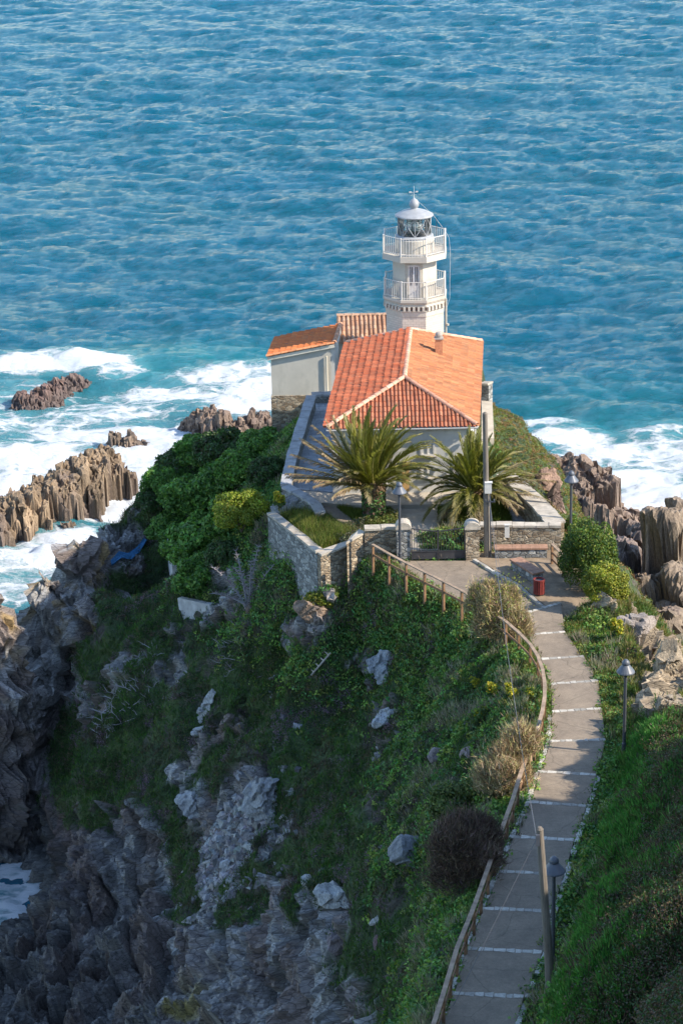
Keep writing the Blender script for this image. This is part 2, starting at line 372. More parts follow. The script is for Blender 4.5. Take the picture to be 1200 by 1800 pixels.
# colours of the ground
vb=r2[:,3:4]; v1=r1[:,3:4]; v3=r3[:,3:4]
grey=np.array([.235,.225,.21]);lite=np.array([.47,.45,.42]);brn=np.array([.15,.105,.085]);ochre=np.array([.30,.20,.07])
rc=grey*(.62+.6*vb)+ (lite-grey)*np.clip((v3-.72)*2.2,0,1)*.8
rc=rc*(1-.0)+(brn-rc)*np.clip((v1-.5)*2.0,0,.75)
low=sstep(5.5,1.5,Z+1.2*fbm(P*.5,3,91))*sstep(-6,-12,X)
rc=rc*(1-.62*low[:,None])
red=sstep(-11,-14,X)*sstep(118,112,Y)*sstep(1.5,3.0,Z); rc=rc+(np.array([.13,.085,.075])-rc)*(red*.6)[:,None]
lich=sstep(.12,.3,fbm(P*1.3,4,95))*sstep(8.0,11.5,Z)*sstep(-9.5,-12,X); rc=rc+(ochre-rc)*lich[:,None]*.75
lw=sstep(.28,.36,fbm(P*np.array([1.4,1.4,.5]),4,195))*sstep(5,9,Z); rc=rc+(np.array([.45,.45,.44])-rc)*lw[:,None]*.6
bot=at_ground(310,1770); lb=np.exp(-((X-bot[0])**2+(Y-bot[1])**2)/1.6)*sstep(0,.2,fbm(P*1.5,3,97)); rc=rc+(np.array([.26,.21,.06])-rc)*lb[:,None]
rc=rc*(1+.15*sstep(-10,-6,X)*sstep(8,4,X))[:,None]; warm=sstep(4,9,X)[:,None]; rc=rc+(np.array([.30,.235,.16])*(.75+.5*vb)-rc)*warm
sc=np.array([.14,.11,.10])+np.clip(v3-.7,0,1)*np.array([.6,.6,.6]); rc=rc+(sc-rc)*scree[:,None]
g1=np.array([.03,.055,.016]);g2=np.array([.055,.085,.022]);soil=np.array([.085,.065,.06])
nz=fbm(P*.8,4,101)[:,None]; gc=g1+(g2-g1)*sstep(-.2,.35,nz); gc=gc+(soil-gc)*sstep(.1,.45,fbm(P*1.1,4,107))[:,None]*.8
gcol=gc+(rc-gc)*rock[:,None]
idx=np.arange(ny*nx).reshape(ny,nx)
F=np.stack([idx[:-1,:-1],idx[:-1,1:],idx[1:,1:],idx[1:,:-1]],-1).reshape(-1,4)
t=NT('ground_rock_and_soil')
c0=t.attr('Col','Color'); rk=t.attr('rock')
n1=t.noise(3.2,9,.68,vec=t.co('Object',(1.1,1.0,5.5),(.65,.5,.2)),dist=.3); n2=t.noise(2.0,5,.6)
c=t.mix(1.0,c0,t.ramp(n1,[(.28,.55),(.5,.95),(.72,1.5)]),'MULTIPLY')
n5=t.noise(26,4,.7); c=t.mix(t.math('MULTIPLY',rk,t.ramp(n5,[(.62,0.0),(.70,.45)])),c,(.36,.36,.35))
cr=t.voro(1.7,vec=t.co('Object',(1,1.2,3.6),(.65,.5,.2)),feat='DISTANCE_TO_EDGE'); crm=t.ramp(cr,[(0.0,.35),(.05,1.0)])
c=t.mix(rk,c,t.mix(1.0,c,crm,'MULTIPLY'))
h=t.math('ADD',t.math('MULTIPLY',n1,.6),t.math('MULTIPLY',crm,.35))
MAT_GROUND=t.fin(c,.85,t.bump(h,.8,.12))
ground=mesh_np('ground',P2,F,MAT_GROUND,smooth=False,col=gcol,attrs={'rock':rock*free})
tag(ground,'rocky headland with green slope above the cove','ground',kind='structure')
GROUND_P=P2.reshape(ny,nx,3); GROCK=rock.reshape(ny,nx); GN=Nn.reshape(ny,nx,3)
def gsurf(x,y):
    """surface height (with bumps) near x,y"""
    i=np.clip(np.searchsorted(gy,y)-1,0,ny-2); j=np.clip(np.searchsorted(gx,x)-1,0,nx-2)
    return GROUND_P[i,j,2],GROCK[i,j],GN[i,j]
def hitg(px,py):
    p=at_ground(px,py); z,_,_=gsurf(p[0],p[1]); return np.array([p[0],p[1],float(z)])
# ================================================================ SEA
def make_sea():
    n=2048; L=400.0; dx=L/n
    kx=2*np.pi*np.fft.fftfreq(n,dx); KX,KY=np.meshgrid(kx,kx); k=np.hypot(KX,KY)+1e-9
    rng=np.random.default_rng(7); g=np.fft.fft2(rng.normal(size=(n,n)))
    def spec(Lp,kmax,dirp,wd):
        cs=(KX*wd[0]+KY*wd[1])/k; return np.exp(-1/(k*Lp)**2)/k**3.7*(np.abs(cs)**dirp*.9+.1)*np.exp(-(k/kmax)**2)
    G=g*np.sqrt(spec(1.7,15,2.0,np.array([-.30,-.95])))
    hh=np.real(np.fft.ifft2(G)); sd=hh.std(); hh/=sd; gxh=np.real(np.fft.ifft2(1j*KX/k*G))/sd; gyh=np.real(np.fft.ifft2(1j*KY/k*G))/sd
    B=np.roll(g,777,0)*np.sqrt(spec(4.5,1.6,4.0,np.array([-.22,-.97]))); sw=np.real(np.fft.ifft2(B)); sw/=sw.std()
    ys=[112.]
    while ys[-1]<560: ys.append(ys[-1]+.2+.0016*(ys[-1]-112))
    ys=np.array(ys); uu=np.linspace(-1,1,440); Ys=np.repeat(ys[:,None],440,1); Xs=uu[None]*(10+.19*Ys)
    def smp(a):
        fx=(Xs/dx)%n; fy=(Ys/dx)%n; i=fx.astype(int);j=fy.astype(int);u=fx-i;v=fy-j;i1=(i+1)%n;j1=(j+1)%n
        return a[j,i]*(1-u)*(1-v)+a[j,i1]*u*(1-v)+a[j1,i]*(1-u)*v+a[j1,i1]*u*v
    H=smp(hh);S=smp(sw);cx=smp(gxh);cy=smp(gyh)
    P=np.stack([Xs.ravel(),Ys.ravel(),0*Xs.ravel()],1)
    amp=(1+.35*fbm(P*.03,3,5)).reshape(Xs.shape)
    Zs=.125*amp*H+.20*S
    # foam density: patches of white water near the rocks, drawn where the breakers are
    def blob(lst):
        r=np.zeros(Xs.size)
        for px,py,rx,ry,v in lst:
            c=at_z(px,py,0); r=np.maximum(r,v*np.exp(-(((Xs.ravel()-c[0])/rx)**2+((Ys.ravel()-c[1])/ry)**2)**1.5))
        return r
    foam=blob([(60,640,5,3,.85),(150,640,5,2.6,.95),(210,650,3,3,.7),(40,700,5,6,.5),(0,740,6,4,.6),(100,740,6,4,.6),(200,720,7,4.,.65),(300,690,7,3.4,.75),(400,660,6,3,.8),(460,680,4,4,.9),(340,760,6,3.4,.95),(280,790,5,6,1.),(150,770,6,3.4,.85),
      (60,810,7,4,.85),(0,850,5,3,.9),(250,850,4,5,1.),(200,890,4,4,.95),(120,950,5,3,.75),(60,980,5,3,.85),(0,1010,6,4,.6),(30,1040,5,3,.6),(440,700,5,4,.9),
      (1000,770,4,2.2,1.),(950,745,3,1.6,.7),(1060,790,4.5,3,.85),(1120,840,4.5,5,.85),(1180,800,6,6,.62),(1180,880,5,6,.9),(1110,900,4,4,.95),(1080,950,4,4,.8),(1150,760,6,1.4,.5),(930,640,2.2,.5,.42),(900,610,1.2,.4,.3),
      (90,60,.01,.01,0)])
    cov=blob([(-70,1700,9,14,.95),(0,1560,5,9,.95)]); foam=np.maximum(foam,cov)
    foam=np.clip(foam+.16*fbm(P*np.array([.12,.2,1]),4,15)*(foam>.02)+.0,0,1)
    teal=np.clip(blob([(150,700,16,14,.8),(300,650,16,10,.8),(60,800,14,14,.8),(0,950,12,14,.9),(1150,800,13,12,.9),(1100,700,9,8,.35),(1000,740,9,8,.6),(600,650,12,10,.35)]),0,1)
    dark=blob([(900,650,4,3,.5),(880,620,3,2,.4)])
    Zs=Zs*(1+.5*foam.reshape(Xs.shape))+0.34*foam.reshape(Xs.shape)*fbm(P*.9,4,25).reshape(Xs.shape)
    V=np.stack([(Xs-.11*amp*cx).ravel(),(Ys-.11*amp*cy).ravel(),Zs.ravel()],1)
    # a few whitecaps where a crest is very steep
    curv=(H-2.9)/1.0; cap=sstep(0,.5,curv).ravel()*sstep(.35,.6,fbm(P*np.array([.05,.12,1]),3,35)); foam=np.maximum(foam,cap*.55)
    ny,nx=Xs.shape; idx=np.arange(ny*nx).reshape(ny,nx); F=np.stack([idx[:-1,:-1],idx[:-1,1:],idx[1:,1:],idx[1:,:-1]],-1).reshape(-1,4)
    # outer skirt to the horizon and under the headland
    o=len(V); e0=Xs[0,0];e1=Xs[0,-1];e2=Xs[-1,0];e3=Xs[-1,-1];y0_=Ys[0,0];y1_=Ys[-1,0]
    t=NT('sea_water'); fo=t.attr('foam'); te=t.attr('teal')
    w1=t.noise(.55,6,.65,vec=t.co('Object',(1,1.5,1)),dist=1.2)
    base=t.mix(te,(.0005,.105,.175),(.015,.23,.265)); 
    base=t.mix(t.ramp(t.noise(.07,3,.5),[(.35,0.0),(.65,.5)]),base,(.0005,.095,.135))
    v=t.voro(.75,vec=t.mix(.55,t.co('Object',(1,1.7,1)),t.noise(1.1,5,.6,vec=t.co('Object',(1,1.7,1)),out=1)),feat='DISTANCE_TO_EDGE')
    lace=t.ramp(v,[(0.0,1.0),(.10,.35),(.25,0.0)])
    fn=t.noise(1.1,8,.72,vec=t.co('Object',(.7,1.5,1),(0,0,.35)),dist=.8); fn2=t.noise(5,5,.7)
    th=t.math('ADD',t.math('MULTIPLY',fn,.62),t.math('MULTIPLY',lace,.16)); th=t.math('ADD',th,t.math('MULTIPLY',fn2,.14))
    s=t.math('SUBTRACT',t.math('ADD',th,t.math('MULTIPLY',fo,.66)),.73)
    fm=t.math('MULTIPLY',t.math('MULTIPLY',s,6.5,clamp=True),t.math('MULTIPLY',fo,5,clamp=True),clamp=True)
    milk=t.math('MULTIPLY',t.math('POWER',fo,1.2),.60,clamp=True); base=t.mix(milk,base,(.30,.62,.64))
    col=t.mix(fm,base,(.74,.78,.80))
    ro=t.math('ADD',t.math('MULTIPLY',fm,.6),.12)
    b0=t.noise(.9,3,.5,vec=t.co('Object',(1,1.9,1),(0,0,.25)),dist=.6); b1=t.math('ADD',t.noise(3.0,7,.78,vec=t.co('Object',(1,2.4,1),(0,0,.2)),dist=.2),t.math('MULTIPLY',b0,.45))
    h=t.math('ADD',b1,t.math('MULTIPLY',fm,.6))
    M=t.fin(col,ro,t.bump(h,1.0,.30)); t.b.inputs['IOR'].default_value=1.33; t.b.inputs['Specular IOR Level'].default_value=.36
    sea=mesh_np('sea',V,F,M,smooth=True,attrs={'foam':foam,'teal':teal}); tag(sea,'blue green open sea with white surf round the headland','sea',kind='structure')
    q=[(-3000,-600),(3000,-600),(3000,5000),(-3000,5000),(e0,y0_),(e1,y0_),(e3,y1_),(e2,y1_)]
    far=mesh_np('far_sea',[(a,b,-.05) for a,b in q],np.array([(0,1,5,4),(1,2,6,5),(2,3,7,6),(3,0,4,7)]),M); tag(far,'distant open sea','sea',kind='structure')
    # the cove under the cliff in the near left corner
    xc=np.arange(-40,8,.25);yc=np.arange(70,112.2,.25);XC,YC=np.meshgrid(xc,yc);PC=np.stack([XC.ravel(),YC.ravel(),0*XC.ravel()],1)
    ZC=-.02+.12*fbm(PC*.8,4,3); ny,nx=XC.shape; idx=np.arange(ny*nx).reshape(ny,nx); F=np.stack([idx[:-1,:-1],idx[:-1,1:],idx[1:,1:],idx[1:,:-1]],-1).reshape(-1,4)
    PC[:,2]=ZC; cove=mesh_np('cove_water',PC,F,M,smooth=True,attrs={'foam':np.clip(.62+.3*fbm(PC*.4,3,6),0,1),'teal':np.full(len(PC),.5)}); tag(cove,'foaming water in the dark cove','sea',kind='structure')
make_sea()
# ================================================================ MATERIALS of the built things
def stone_mat(name,c1,c2,scale=4.2,flat=1.7,mortar=(.30,.27,.22),bump=.9):
    t=NT(name); w=t.noise(3,3,.6,out=1); vec=t.mix(.06,t.co('Object',(1,1,flat)),w)
    e=t.voro(scale,vec=vec,feat='DISTANCE_TO_EDGE',rnd=.85); cc=t.voro(scale,vec=vec,out='Color',rnd=.85)
    sep=t.n('SeparateColor'); t.L.new(cc,sep.inputs[0])
    c=t.ramp(sep.outputs[0],[(0,tuple(np.array(c1)*.7)),(.35,c1),(.7,c2),(1,tuple(np.array(c2)*1.3))])
    n=t.noise(14,6,.65); c=t.mix(1.0,c,t.ramp(n,[(.3,.62),(.7,1.3)]),'MULTIPLY')
    m=t.ramp(e,[(.015,0.0),(.05,1.0)]); c=t.mix(m,mortar,c)
    h=t.math('ADD',t.math('MULTIPLY',t.ramp(e,[(0,0.0),(.12,1.0)]),.8),t.math('MULTIPLY',n,.35))
    return t.fin(c,.88,t.bump(h,bump,.07))
M_STONE=stone_mat('warm_rubble_stone',(.26,.19,.12),(.37,.30,.21))
M_STONEG=stone_mat('grey_rubble_stone',(.20,.20,.19),(.30,.30,.28),3.4,1.5,(.16,.16,.15))
M_COPE=paint('weathered_coping',(.42,.37,.30),.9,.28,2.2,.5,22,dirt=(.13,.12,.10))
M_COPEG=paint('grey_coping',(.33,.33,.33),.9,.25,2.5,.5,22,dirt=(.14,.14,.13))
def wallmat(name,c,dirt=(.30,.28,.24)):
    t=NT(name); n=t.noise(2.5,6,.65,vec=t.co('Object',(1,1,.4))); n2=t.noise(30,3,.6); n3=t.noise(.7,5,.6)
    col=t.mix(t.ramp(n,[(.52,0.0),(.8,.55)]),c,dirt); col=t.mix(1.0,col,t.ramp(n3,[(.3,.86),(.7,1.05)]),'MULTIPLY')
    return t.fin(col,.8,t.bump(n2,.2,.02))
M_WHITE=wallmat('white_render',(.56,.545,.50)); M_CREAM=wallmat('cream_render',(.66,.60,.48)); M_GREYR=wallmat('grey_render',(.50,.47,.40),(.30,.29,.25))
M_LHW=wallmat('lighthouse_white',(.52,.475,.40),(.36,.29,.23))
def tilewall():
    t=NT('white_ceramic_cladding'); br=t.n('TexBrick'); co=t.co('UV'); t.L.new(co,br.inputs[0])
    for k,v in (('Scale',1.0),('Mortar Size',.012),('Brick Width',.30),('Row Height',.13)): br.inputs[k].default_value=v
    br.inputs['Color1'].default_value=(.52,.46,.38,1);br.inputs['Color2'].default_value=(.60,.54,.46,1);br.inputs['Mortar'].default_value=(.40,.36,.31,1)
    n=t.noise(2,5,.6); c=t.mix(t.ramp(n,[(.5,0.0),(.75,.4)]),br.outputs[0],(.55,.48,.42)); return t.fin(c,.5)
M_TILEW=tilewall()
M_RAIL=paint('white_rail_paint',(.58,.555,.51),.45,.1,6,.1); M_DARKM=paint('dark_iron',(.045,.045,.05),.5,.2,5,.2); M_LAMP=paint('grey_lamp_paint',(.055,.06,.07),.5,.15,6,.1)
M_LAMPD=paint('lamp_hood_paint',(.085,.095,.115),.45,.15,6,.1)
M_SILVER=paint('lantern_grey_paint',(.30,.31,.32),.5,.15,4,.1); M_DARK=paint('dark_opening',(.02,.02,.02),.7,.1)
M_SHUT=paint('grey_white_door_paint',(.60,.57,.55),.5,.1,6,.1)
def glassm():
    t=NT('lantern_glass'); t.b.inputs['Base Color'].default_value=(.9,.95,.95,1); t.b.inputs['Roughness'].default_value=.05
    tr=t.n('BsdfTransparent'); gl=t.n('BsdfGlossy'); gl.inputs['Roughness'].default_value=.04; fr=t.n('Fresnel'); fr.inputs[0].default_value=1.5
    mx=t.n('MixShader'); t.L.new(t.math('ADD',fr.outputs[0],.05),mx.inputs[0]); t.L.new(tr.outputs[0],mx.inputs[1]); t.L.new(gl.outputs[0],mx.inputs[2]); t.L.new(mx.outputs[0],t.out.inputs[0]); return t.m
M_GLASS=glassm()
M_PANE=NT('window_pane').fin((.05,.06,.07),.12)
M_LENS=NT('lens_glass').fin((.55,.62,.60),.15)
M_WOOD=paint('orange_brown_wood',(.20,.11,.055),.8,.4,4,.4,30); M_WOODG=paint('weathered_rail_wood',(.30,.215,.145),.8,.35,3,.5,30)
M_POLE=None
def woodpole():
    t=NT('old_pole_wood'); n=t.noise(3,6,.7,vec=t.co('Object',(5,5,.5))); return t.fin(t.ramp(n,[(.3,(.09,.075,.06)),(.7,(.22,.19,.155))]),.85,t.bump(n,.5,.02))
M_POLE=woodpole()
def roof_mat(name,dark=.0):
    t=NT(name); c=t.attr('Col','Color'); n=t.noise(3,6,.7); n2=t.noise(18,4,.6)
    c=t.mix(1.0,c,t.ramp(n2,[(.3,.75),(.7,1.2)]),'MULTIPLY'); c=t.mix(t.ramp(n,[(.5,0.0),(.72,.6)]),c,(.20,.13,.085))
    lic=t.noise(1.3,6,.75); c=t.mix(t.ramp(lic,[(.66,0.0),(.72,.7)]),c,(.17,.14,.06))
    return t.fin(c,.8,t.bump(n2,.25,.02))
M_TILE=roof_mat('terracotta_tile')
# ---------------------------------------------------------------- roof of barrel tiles: real ribs and course lips
def roof_plane(name,O,U,Vv,poly,parent,base=(.60,.235,.105),per=.2,course=.42,amp=.055,lip=.035,seed=1,var=.25,flip=False,res=7):
    """O origin, U unit vector along the eave, Vv unit vector up the slope, poly in (u,v)"""
    O,U,Vv=[np.array(a,float) for a in (O,U,Vv)]; Nn_=np.cross(U,Vv); Nn_/=np.linalg.norm(Nn_)
    if Nn_[2]<0: Nn_=-Nn_
    pu=[p[0] for p in poly];pv=[p[1] for p in poly]
    us=np.arange(min(pu),max(pu)+per/res,per/res)
    vs=[]; v=min(pv)
    while v<max(pv)+1e-6: vs+= [v,v+course*.5,v+course*.93,v+course*.985]; v+=course
    vs=np.array(vs); UU,VV=np.meshgrid(us,vs)
    ci=np.floor(UU/per).astype(int); ri=np.floor((VV-min(pv))/course+1e-6).astype(int)
    rnd=_h(ci.ravel(),ri.ravel(),0*ci.ravel(),seed).reshape(UU.shape); rnd2=_h(ci.ravel(),ri.ravel(),0*ci.ravel()+5,seed).reshape(UU.shape); rnd3=_h(ci.ravel(),0*ci.ravel(),0*ci.ravel()+9,seed).reshape(UU.shape)
    ph=(UU/per)%1.0; barrel=np.sqrt(np.clip(1-((ph-.5)/.36)**2,0,1)); pan=-.35*np.sqrt(np.clip(1-((np.where(ph<.5,ph,ph-1))/.16)**2,0,1))
    fr=((VV-min(pv))/course)-ri
    hgt=amp*(barrel+pan)+lip*(1-fr)*(0.9+.4*rnd)*(barrel*.7+.3)+.012*(rnd2-.5)+.05*fbm(np.stack([UU.ravel()*.45,VV.ravel()*.6,0*UU.ravel()+seed],1),2,3).reshape(UU.shape)
    Uj=UU+.02*(rnd3-.5)+.012*np.sin(VV*2.1+rnd3*6)
    P=O+Uj[...,None]*U+VV[...,None]*Vv+(hgt+.02)[...,None]*Nn_
    n0,n1=UU.shape; idx=np.arange(n0*n1).reshape(n0,n1); F=np.stack([idx[:-1,:-1],idx[:-1,1:],idx[1:,1:],idx[1:,:-1]],-1).reshape(-1,4)
    cu=(UU[:-1,:-1]+UU[1:,1:])/2; cvv=(VV[:-1,:-1]+VV[1:,1:])/2; k=inpoly(cu.ravel(),cvv.ravel(),poly); F=F[k]
    if np.dot(np.cross(U,Vv),Nn_)<0: F=F[:,::-1]
    b=np.array(base); tone=(1-var+2*var*rnd)[...,None]; hue=np.stack([1+.10*(rnd2-.5),1+.35*(rnd2-.5),1+.5*(rnd2-.5)],-1)
    groove=1
    C=np.clip(b*tone*hue,0,1)
    used=np.unique(F); remap=-np.ones(n0*n1,int); remap[used]=np.arange(len(used))
    o=mesh_np(name,P.reshape(-1,3)[used],remap[F],M_TILE,parent,smooth=False,col=C.reshape(-1,3)[used]); return o
def ridge_tiles(name,a,b,parent,r=.13,base=(.60,.25,.12),seed=3):
    a=Vector([float(x) for x in a]);b=Vector([float(x) for x in b]);L=(b-a).length;n=max(2,int(L/.42));V=[];F=[];C=[];rg=random.Random(seed)
    d=(b-a)/n; sd=d.cross(Vector((0,0,1))).normalized(); up=sd.cross(d).normalized()
    for i in range(n):
        p0=a+d*i;p1=a+d*(i+1.08);o=len(V);t=.75+.5*rg.random();cc=[c*t for c in base]
        for p,rr in((p0,r*1.08),(p1,r*.9)):
            for k in range(9):
                an=math.pi*k/8; V.append(p+sd*(rr*math.cos(an))+up*(rr*math.sin(an)*.85+.05)); C.append(cc)
        for k in range(8): F.append((o+k,o+k+1,o+k+10,o+k+9))
    return mesh_np(name,np.array([tuple(v) for v in V]),np.array(F),M_TILE,parent,smooth=False,col=np.array(C))
def unit(v): v=np.array(v,float); return v/np.linalg.norm(v)
def prism(name,pts_,z0,z1,mat,parent=None):
    mb=MB(); n=len(pts_); zt=z1 if hasattr(z1,'__len__') else [z1]*n; zb=z0 if hasattr(z0,'__len__') else [z0]*n
    V=[(p[0],p[1],zb[i]) for i,p in enumerate(pts_)]+[(p[0],p[1],zt[i]) for i,p in enumerate(pts_)]
    F=[tuple(range(n-1,-1,-1)),tuple(range(n,2*n))]+[(i,(i+1)%n,(i+1)%n+n,i+n) for i in range(n)]
    # make outward
    ar=sum(pts_[i][0]*pts_[(i+1)%n][1]-pts_[(i+1)%n][0]*pts_[i][1] for i in range(n))
    if ar<0: F=[f[::-1] for f in F]
    mb.add(V,F); return mb.build(name,mat,parent)
# ================================================================ KEEPER'S HOUSE
TZ=20.0
def house():
    root=empty('keeper_house',(3.5,119,TZ),label='large white keeper house with terracotta hipped roof behind the palms',cat='house')
    g=lambda o:o
    e=23.5; FL=np.array([-.67,112.41,e]);FR=np.array([6.78,112.36,e]);BR=np.array([7.92,127.42,e]);BL=np.array([.51,127.64,e]);S=np.array([3.33,116.0,24.95]);N=np.array([3.94,124.9,24.95])
    off=np.array([3.5,119,TZ])
    def inset(d):
        c=(FL+FR+BR+BL)/4; out=[]
        for p in (FL,FR,BR,BL):
            v=p-c; out.append((p[0]-math.copysign(d,v[0])-off[0],p[1]-math.copysign(d,v[1])-off[1]))
        return out
    prism('wall',inset(.32),-1.2,e-TZ-.08,M_WHITE,root)
    prism('plinth',inset(.27),-1.2,.45,M_WHITE,root)
    prism('eaves',inset(.06),e-TZ-.14,e-TZ-.005,M_WHITE,root)
    roof=empty('roof',(0,0,0)); roof.parent=root
    O=off
    def plane(nm,a,b,top1,top2,seed,base,**k):
        U=unit(b-a); mid=top1-a; n=np.cross(U,mid); V_=unit(np.cross(n,U)); 
        if V_[2]<0: V_=-V_
        uv=lambda p:(float((p-a)@U),float((p-a)@V_))
        poly=[(-.08,-.12),(uv(b)[0]+.08,-.12),uv(top2)] + ([uv(top1)] if top1 is not top2 else [])
        return roof_plane(nm,a-O,U,V_,poly,roof,base,seed=seed,**k)
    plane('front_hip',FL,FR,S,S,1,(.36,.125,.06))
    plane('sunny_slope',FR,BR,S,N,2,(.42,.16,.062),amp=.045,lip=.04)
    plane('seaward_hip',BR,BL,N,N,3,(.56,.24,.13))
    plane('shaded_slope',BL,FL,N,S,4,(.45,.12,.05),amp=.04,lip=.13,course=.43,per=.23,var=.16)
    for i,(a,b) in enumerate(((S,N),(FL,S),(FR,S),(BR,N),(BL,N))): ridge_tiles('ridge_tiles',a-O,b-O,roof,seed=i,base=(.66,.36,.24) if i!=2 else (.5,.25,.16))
    # chimney on the sunny slope
    cb=at_z(771,618,24.45)-off; ch=MB(); ch.box(cb+np.array([0,0,.18]),(.38,.38,1.1)); c=ch.build('chimney',paint('chimney_brick',(.52,.22,.11),.85,.25,9,.4),roof)
    cc=MB(); cc.box(cb+np.array([0,0,.76]),(.48,.48,.07)); cc.lathe([(.17,0),(.20,.16),(.17,.26),(.12,.3)],14,cb+np.array([0,0,.795])); cc.build('cowl',paint('chimney_cowl',(.34,.30,.26),.8,.2,8),c)
    # front: door, windows, wall lamp.  wall plane y = FL.y+.32
    fy=FL[1]+.32-off[1]
    def win(px0,px1,py0,py1,nm='window',door=False):
        a=at_y(px0,py0,fy+off[1]);b=at_y(px1,py1,fy+off[1]); x0,x1=a[0]-off[0],b[0]-off[0]; z1,z0=a[2]-off[2],b[2]-off[2]
        m=MB(); w=.09
        for bx in (((x0+w/2),(z0+z1)/2,w,z1-z0),((x1-w/2),(z0+z1)/2,w,z1-z0)): m.box((bx[0],fy-.03,bx[1]),(bx[2],.12,bx[3]))
        for zc in (z0+w/2,z1-w/2): m.box(((x0+x1)/2,fy-.032,zc),(x1-x0-2*w,.116,w))
        if not door: m.box(((x0+x1)/2,fy-.034,(z0+z1)/2),(.05,.1,z1-z0-2*w))
        o=m.build(nm,M_RAIL,root); p=MB(); p.box(((x0+x1)/2,fy+.0,(z0+z1)/2),(x1-x0-.04,.04,z1-z0-.04)); p.build('pane',M_PANE if not door else M_SHUT,o)
        s=MB(); s.box(((x0+x1)/2,fy-.1,z0-.04),(x1-x0+.16,.26,.07)); s.build('sill',M_COPE,o)
    win(738,764,776,800); win(738,764,816,838); win(612,640,776,818); win(795,815,800,842)
    m=MB(); a=at_y(706,812,fy+off[1])-off;b=at_y(719,862,fy+off[1])-off; m.box(((a[0]+b[0])/2,fy-.05,(a[2]+b[2])/2),(b[0]-a[0],.1,a[2]-b[2])); m.build('door_jamb',paint('ochre_stone_jamb',(.55,.33,.13),.8,.2,6),root)
    l=at_y(822,770,fy+off[1])-off; m=MB(); m.tube([(l[0],fy,l[2]-.1),(l[0],fy-.25,l[2]-.05)],.02); m.lathe([(.09,-.1),(.11,.06),(.04,.16)],12,(l[0],fy-.28,l[2])); m.build('wall_lamp',M_RAIL,root)
    m=MB(); m.tube([(FR[0]-off[0]+.02,FR[1]-off[1]-.02,3.42),(BR[0]-off[0]+.02,BR[1]-off[1],3.42)],.06,8); m.tube([(FL[0]-off[0],FL[1]-off[1]-.06,3.42),(FR[0]-off[0],FR[1]-off[1]-.06,3.42)],.06,8); m.build('gutter',M_RAIL,root)
    m=MB(); x=at_y(843,700,112.8)[0]-off[0]-.25; m.tube([(x,fy-.08,3.3),(x,fy-.08,0)],.05); m.build('downpipe',M_RAIL,root)
house()
def annex():
    off=np.array([-2,131,19.5]); root=empty('annex_building',off,label='small grey rendered annex with bright orange tiled roof, on the seaward left edge',cat='building')
    eL=at_y(468,627,129.3);eR=at_y(587,604,129.3); h0=eL[2];h1=eR[2]; bk=np.array([.10,1.0,0])*4.0
    A=at_y(476,640,129.55);B=at_y(581,640,129.55)
    q=[A[:2],B[:2],B[:2]+bk[:2],A[:2]+bk[:2]]; Q=[(p[0]-off[0],p[1]-off[1]) for p in q]
    f=lambda x:h0+(h1-h0)*(x-eL[0])/(eR[0]-eL[0])
    zs=[f(p[0]-(.4 if k>1 else 0))-off[2]-.06 for k,p in enumerate(q)]
    prism('wall',Q,.45,zs,M_GREYR,root); q2=[(Q[0][0]-.05,Q[0][1]-.05),(Q[1][0]+.03,Q[1][1]-.05),(Q[2][0]+.03,Q[2][1]),(Q[3][0]-.05,Q[3][1])]; prism('stone_base',q2,-2.5,.45,M_STONE,root)
    m=MB(); m.beam(eL-off+np.array([.05,.13,-.13]),eR-off+np.array([0,.13,-.13]),.2,.2); m.build('eaves_board',M_CREAM,root)
    prism('side_wall',[(Q[1][0]+.01,Q[1][1]+.03),(Q[1][0]+.22,Q[1][1]+.03),(Q[2][0]+.22,Q[2][1]),(Q[2][0]+.01,Q[2][1])],-.2,h1-off[2]-.02,M_WHITE,root)
    roof=empty('roof'); roof.parent=root
    U=unit(bk); V_=unit(eR-eL); L=np.linalg.norm(bk); Ls=np.linalg.norm(eR-eL)
    roof_plane('tile_slope',eL-off,U,V_,[(0,0),(L,0),(L,Ls),(0,Ls)],roof,(.56,.16,.04),per=.23,amp=.028,lip=.06,course=.36,seed=8,var=.12)
    ridge_tiles('ridge_tiles',eR-off,eR+bk-off,roof,seed=9,base=(.62,.30,.16)); ridge_tiles('ridge_tiles',eL-off,eR-off,roof,seed=10,base=(.66,.26,.11),r=.09)
    m=MB(); p=np.array([Q[1][0]-.22,Q[1][1]-.1]); m.tube([(p[0],p[1],2.75),(p[0],p[1],-.2)],.05); m.build('downpipe',M_CREAM,root)
    m=MB(); m.tube([(p[0]-.2,p[1]+.05,2.1),(p[0]-.2,p[1]+.05,1.0)],.02); m.build('cable_duct',M_CREAM,root)
annex()
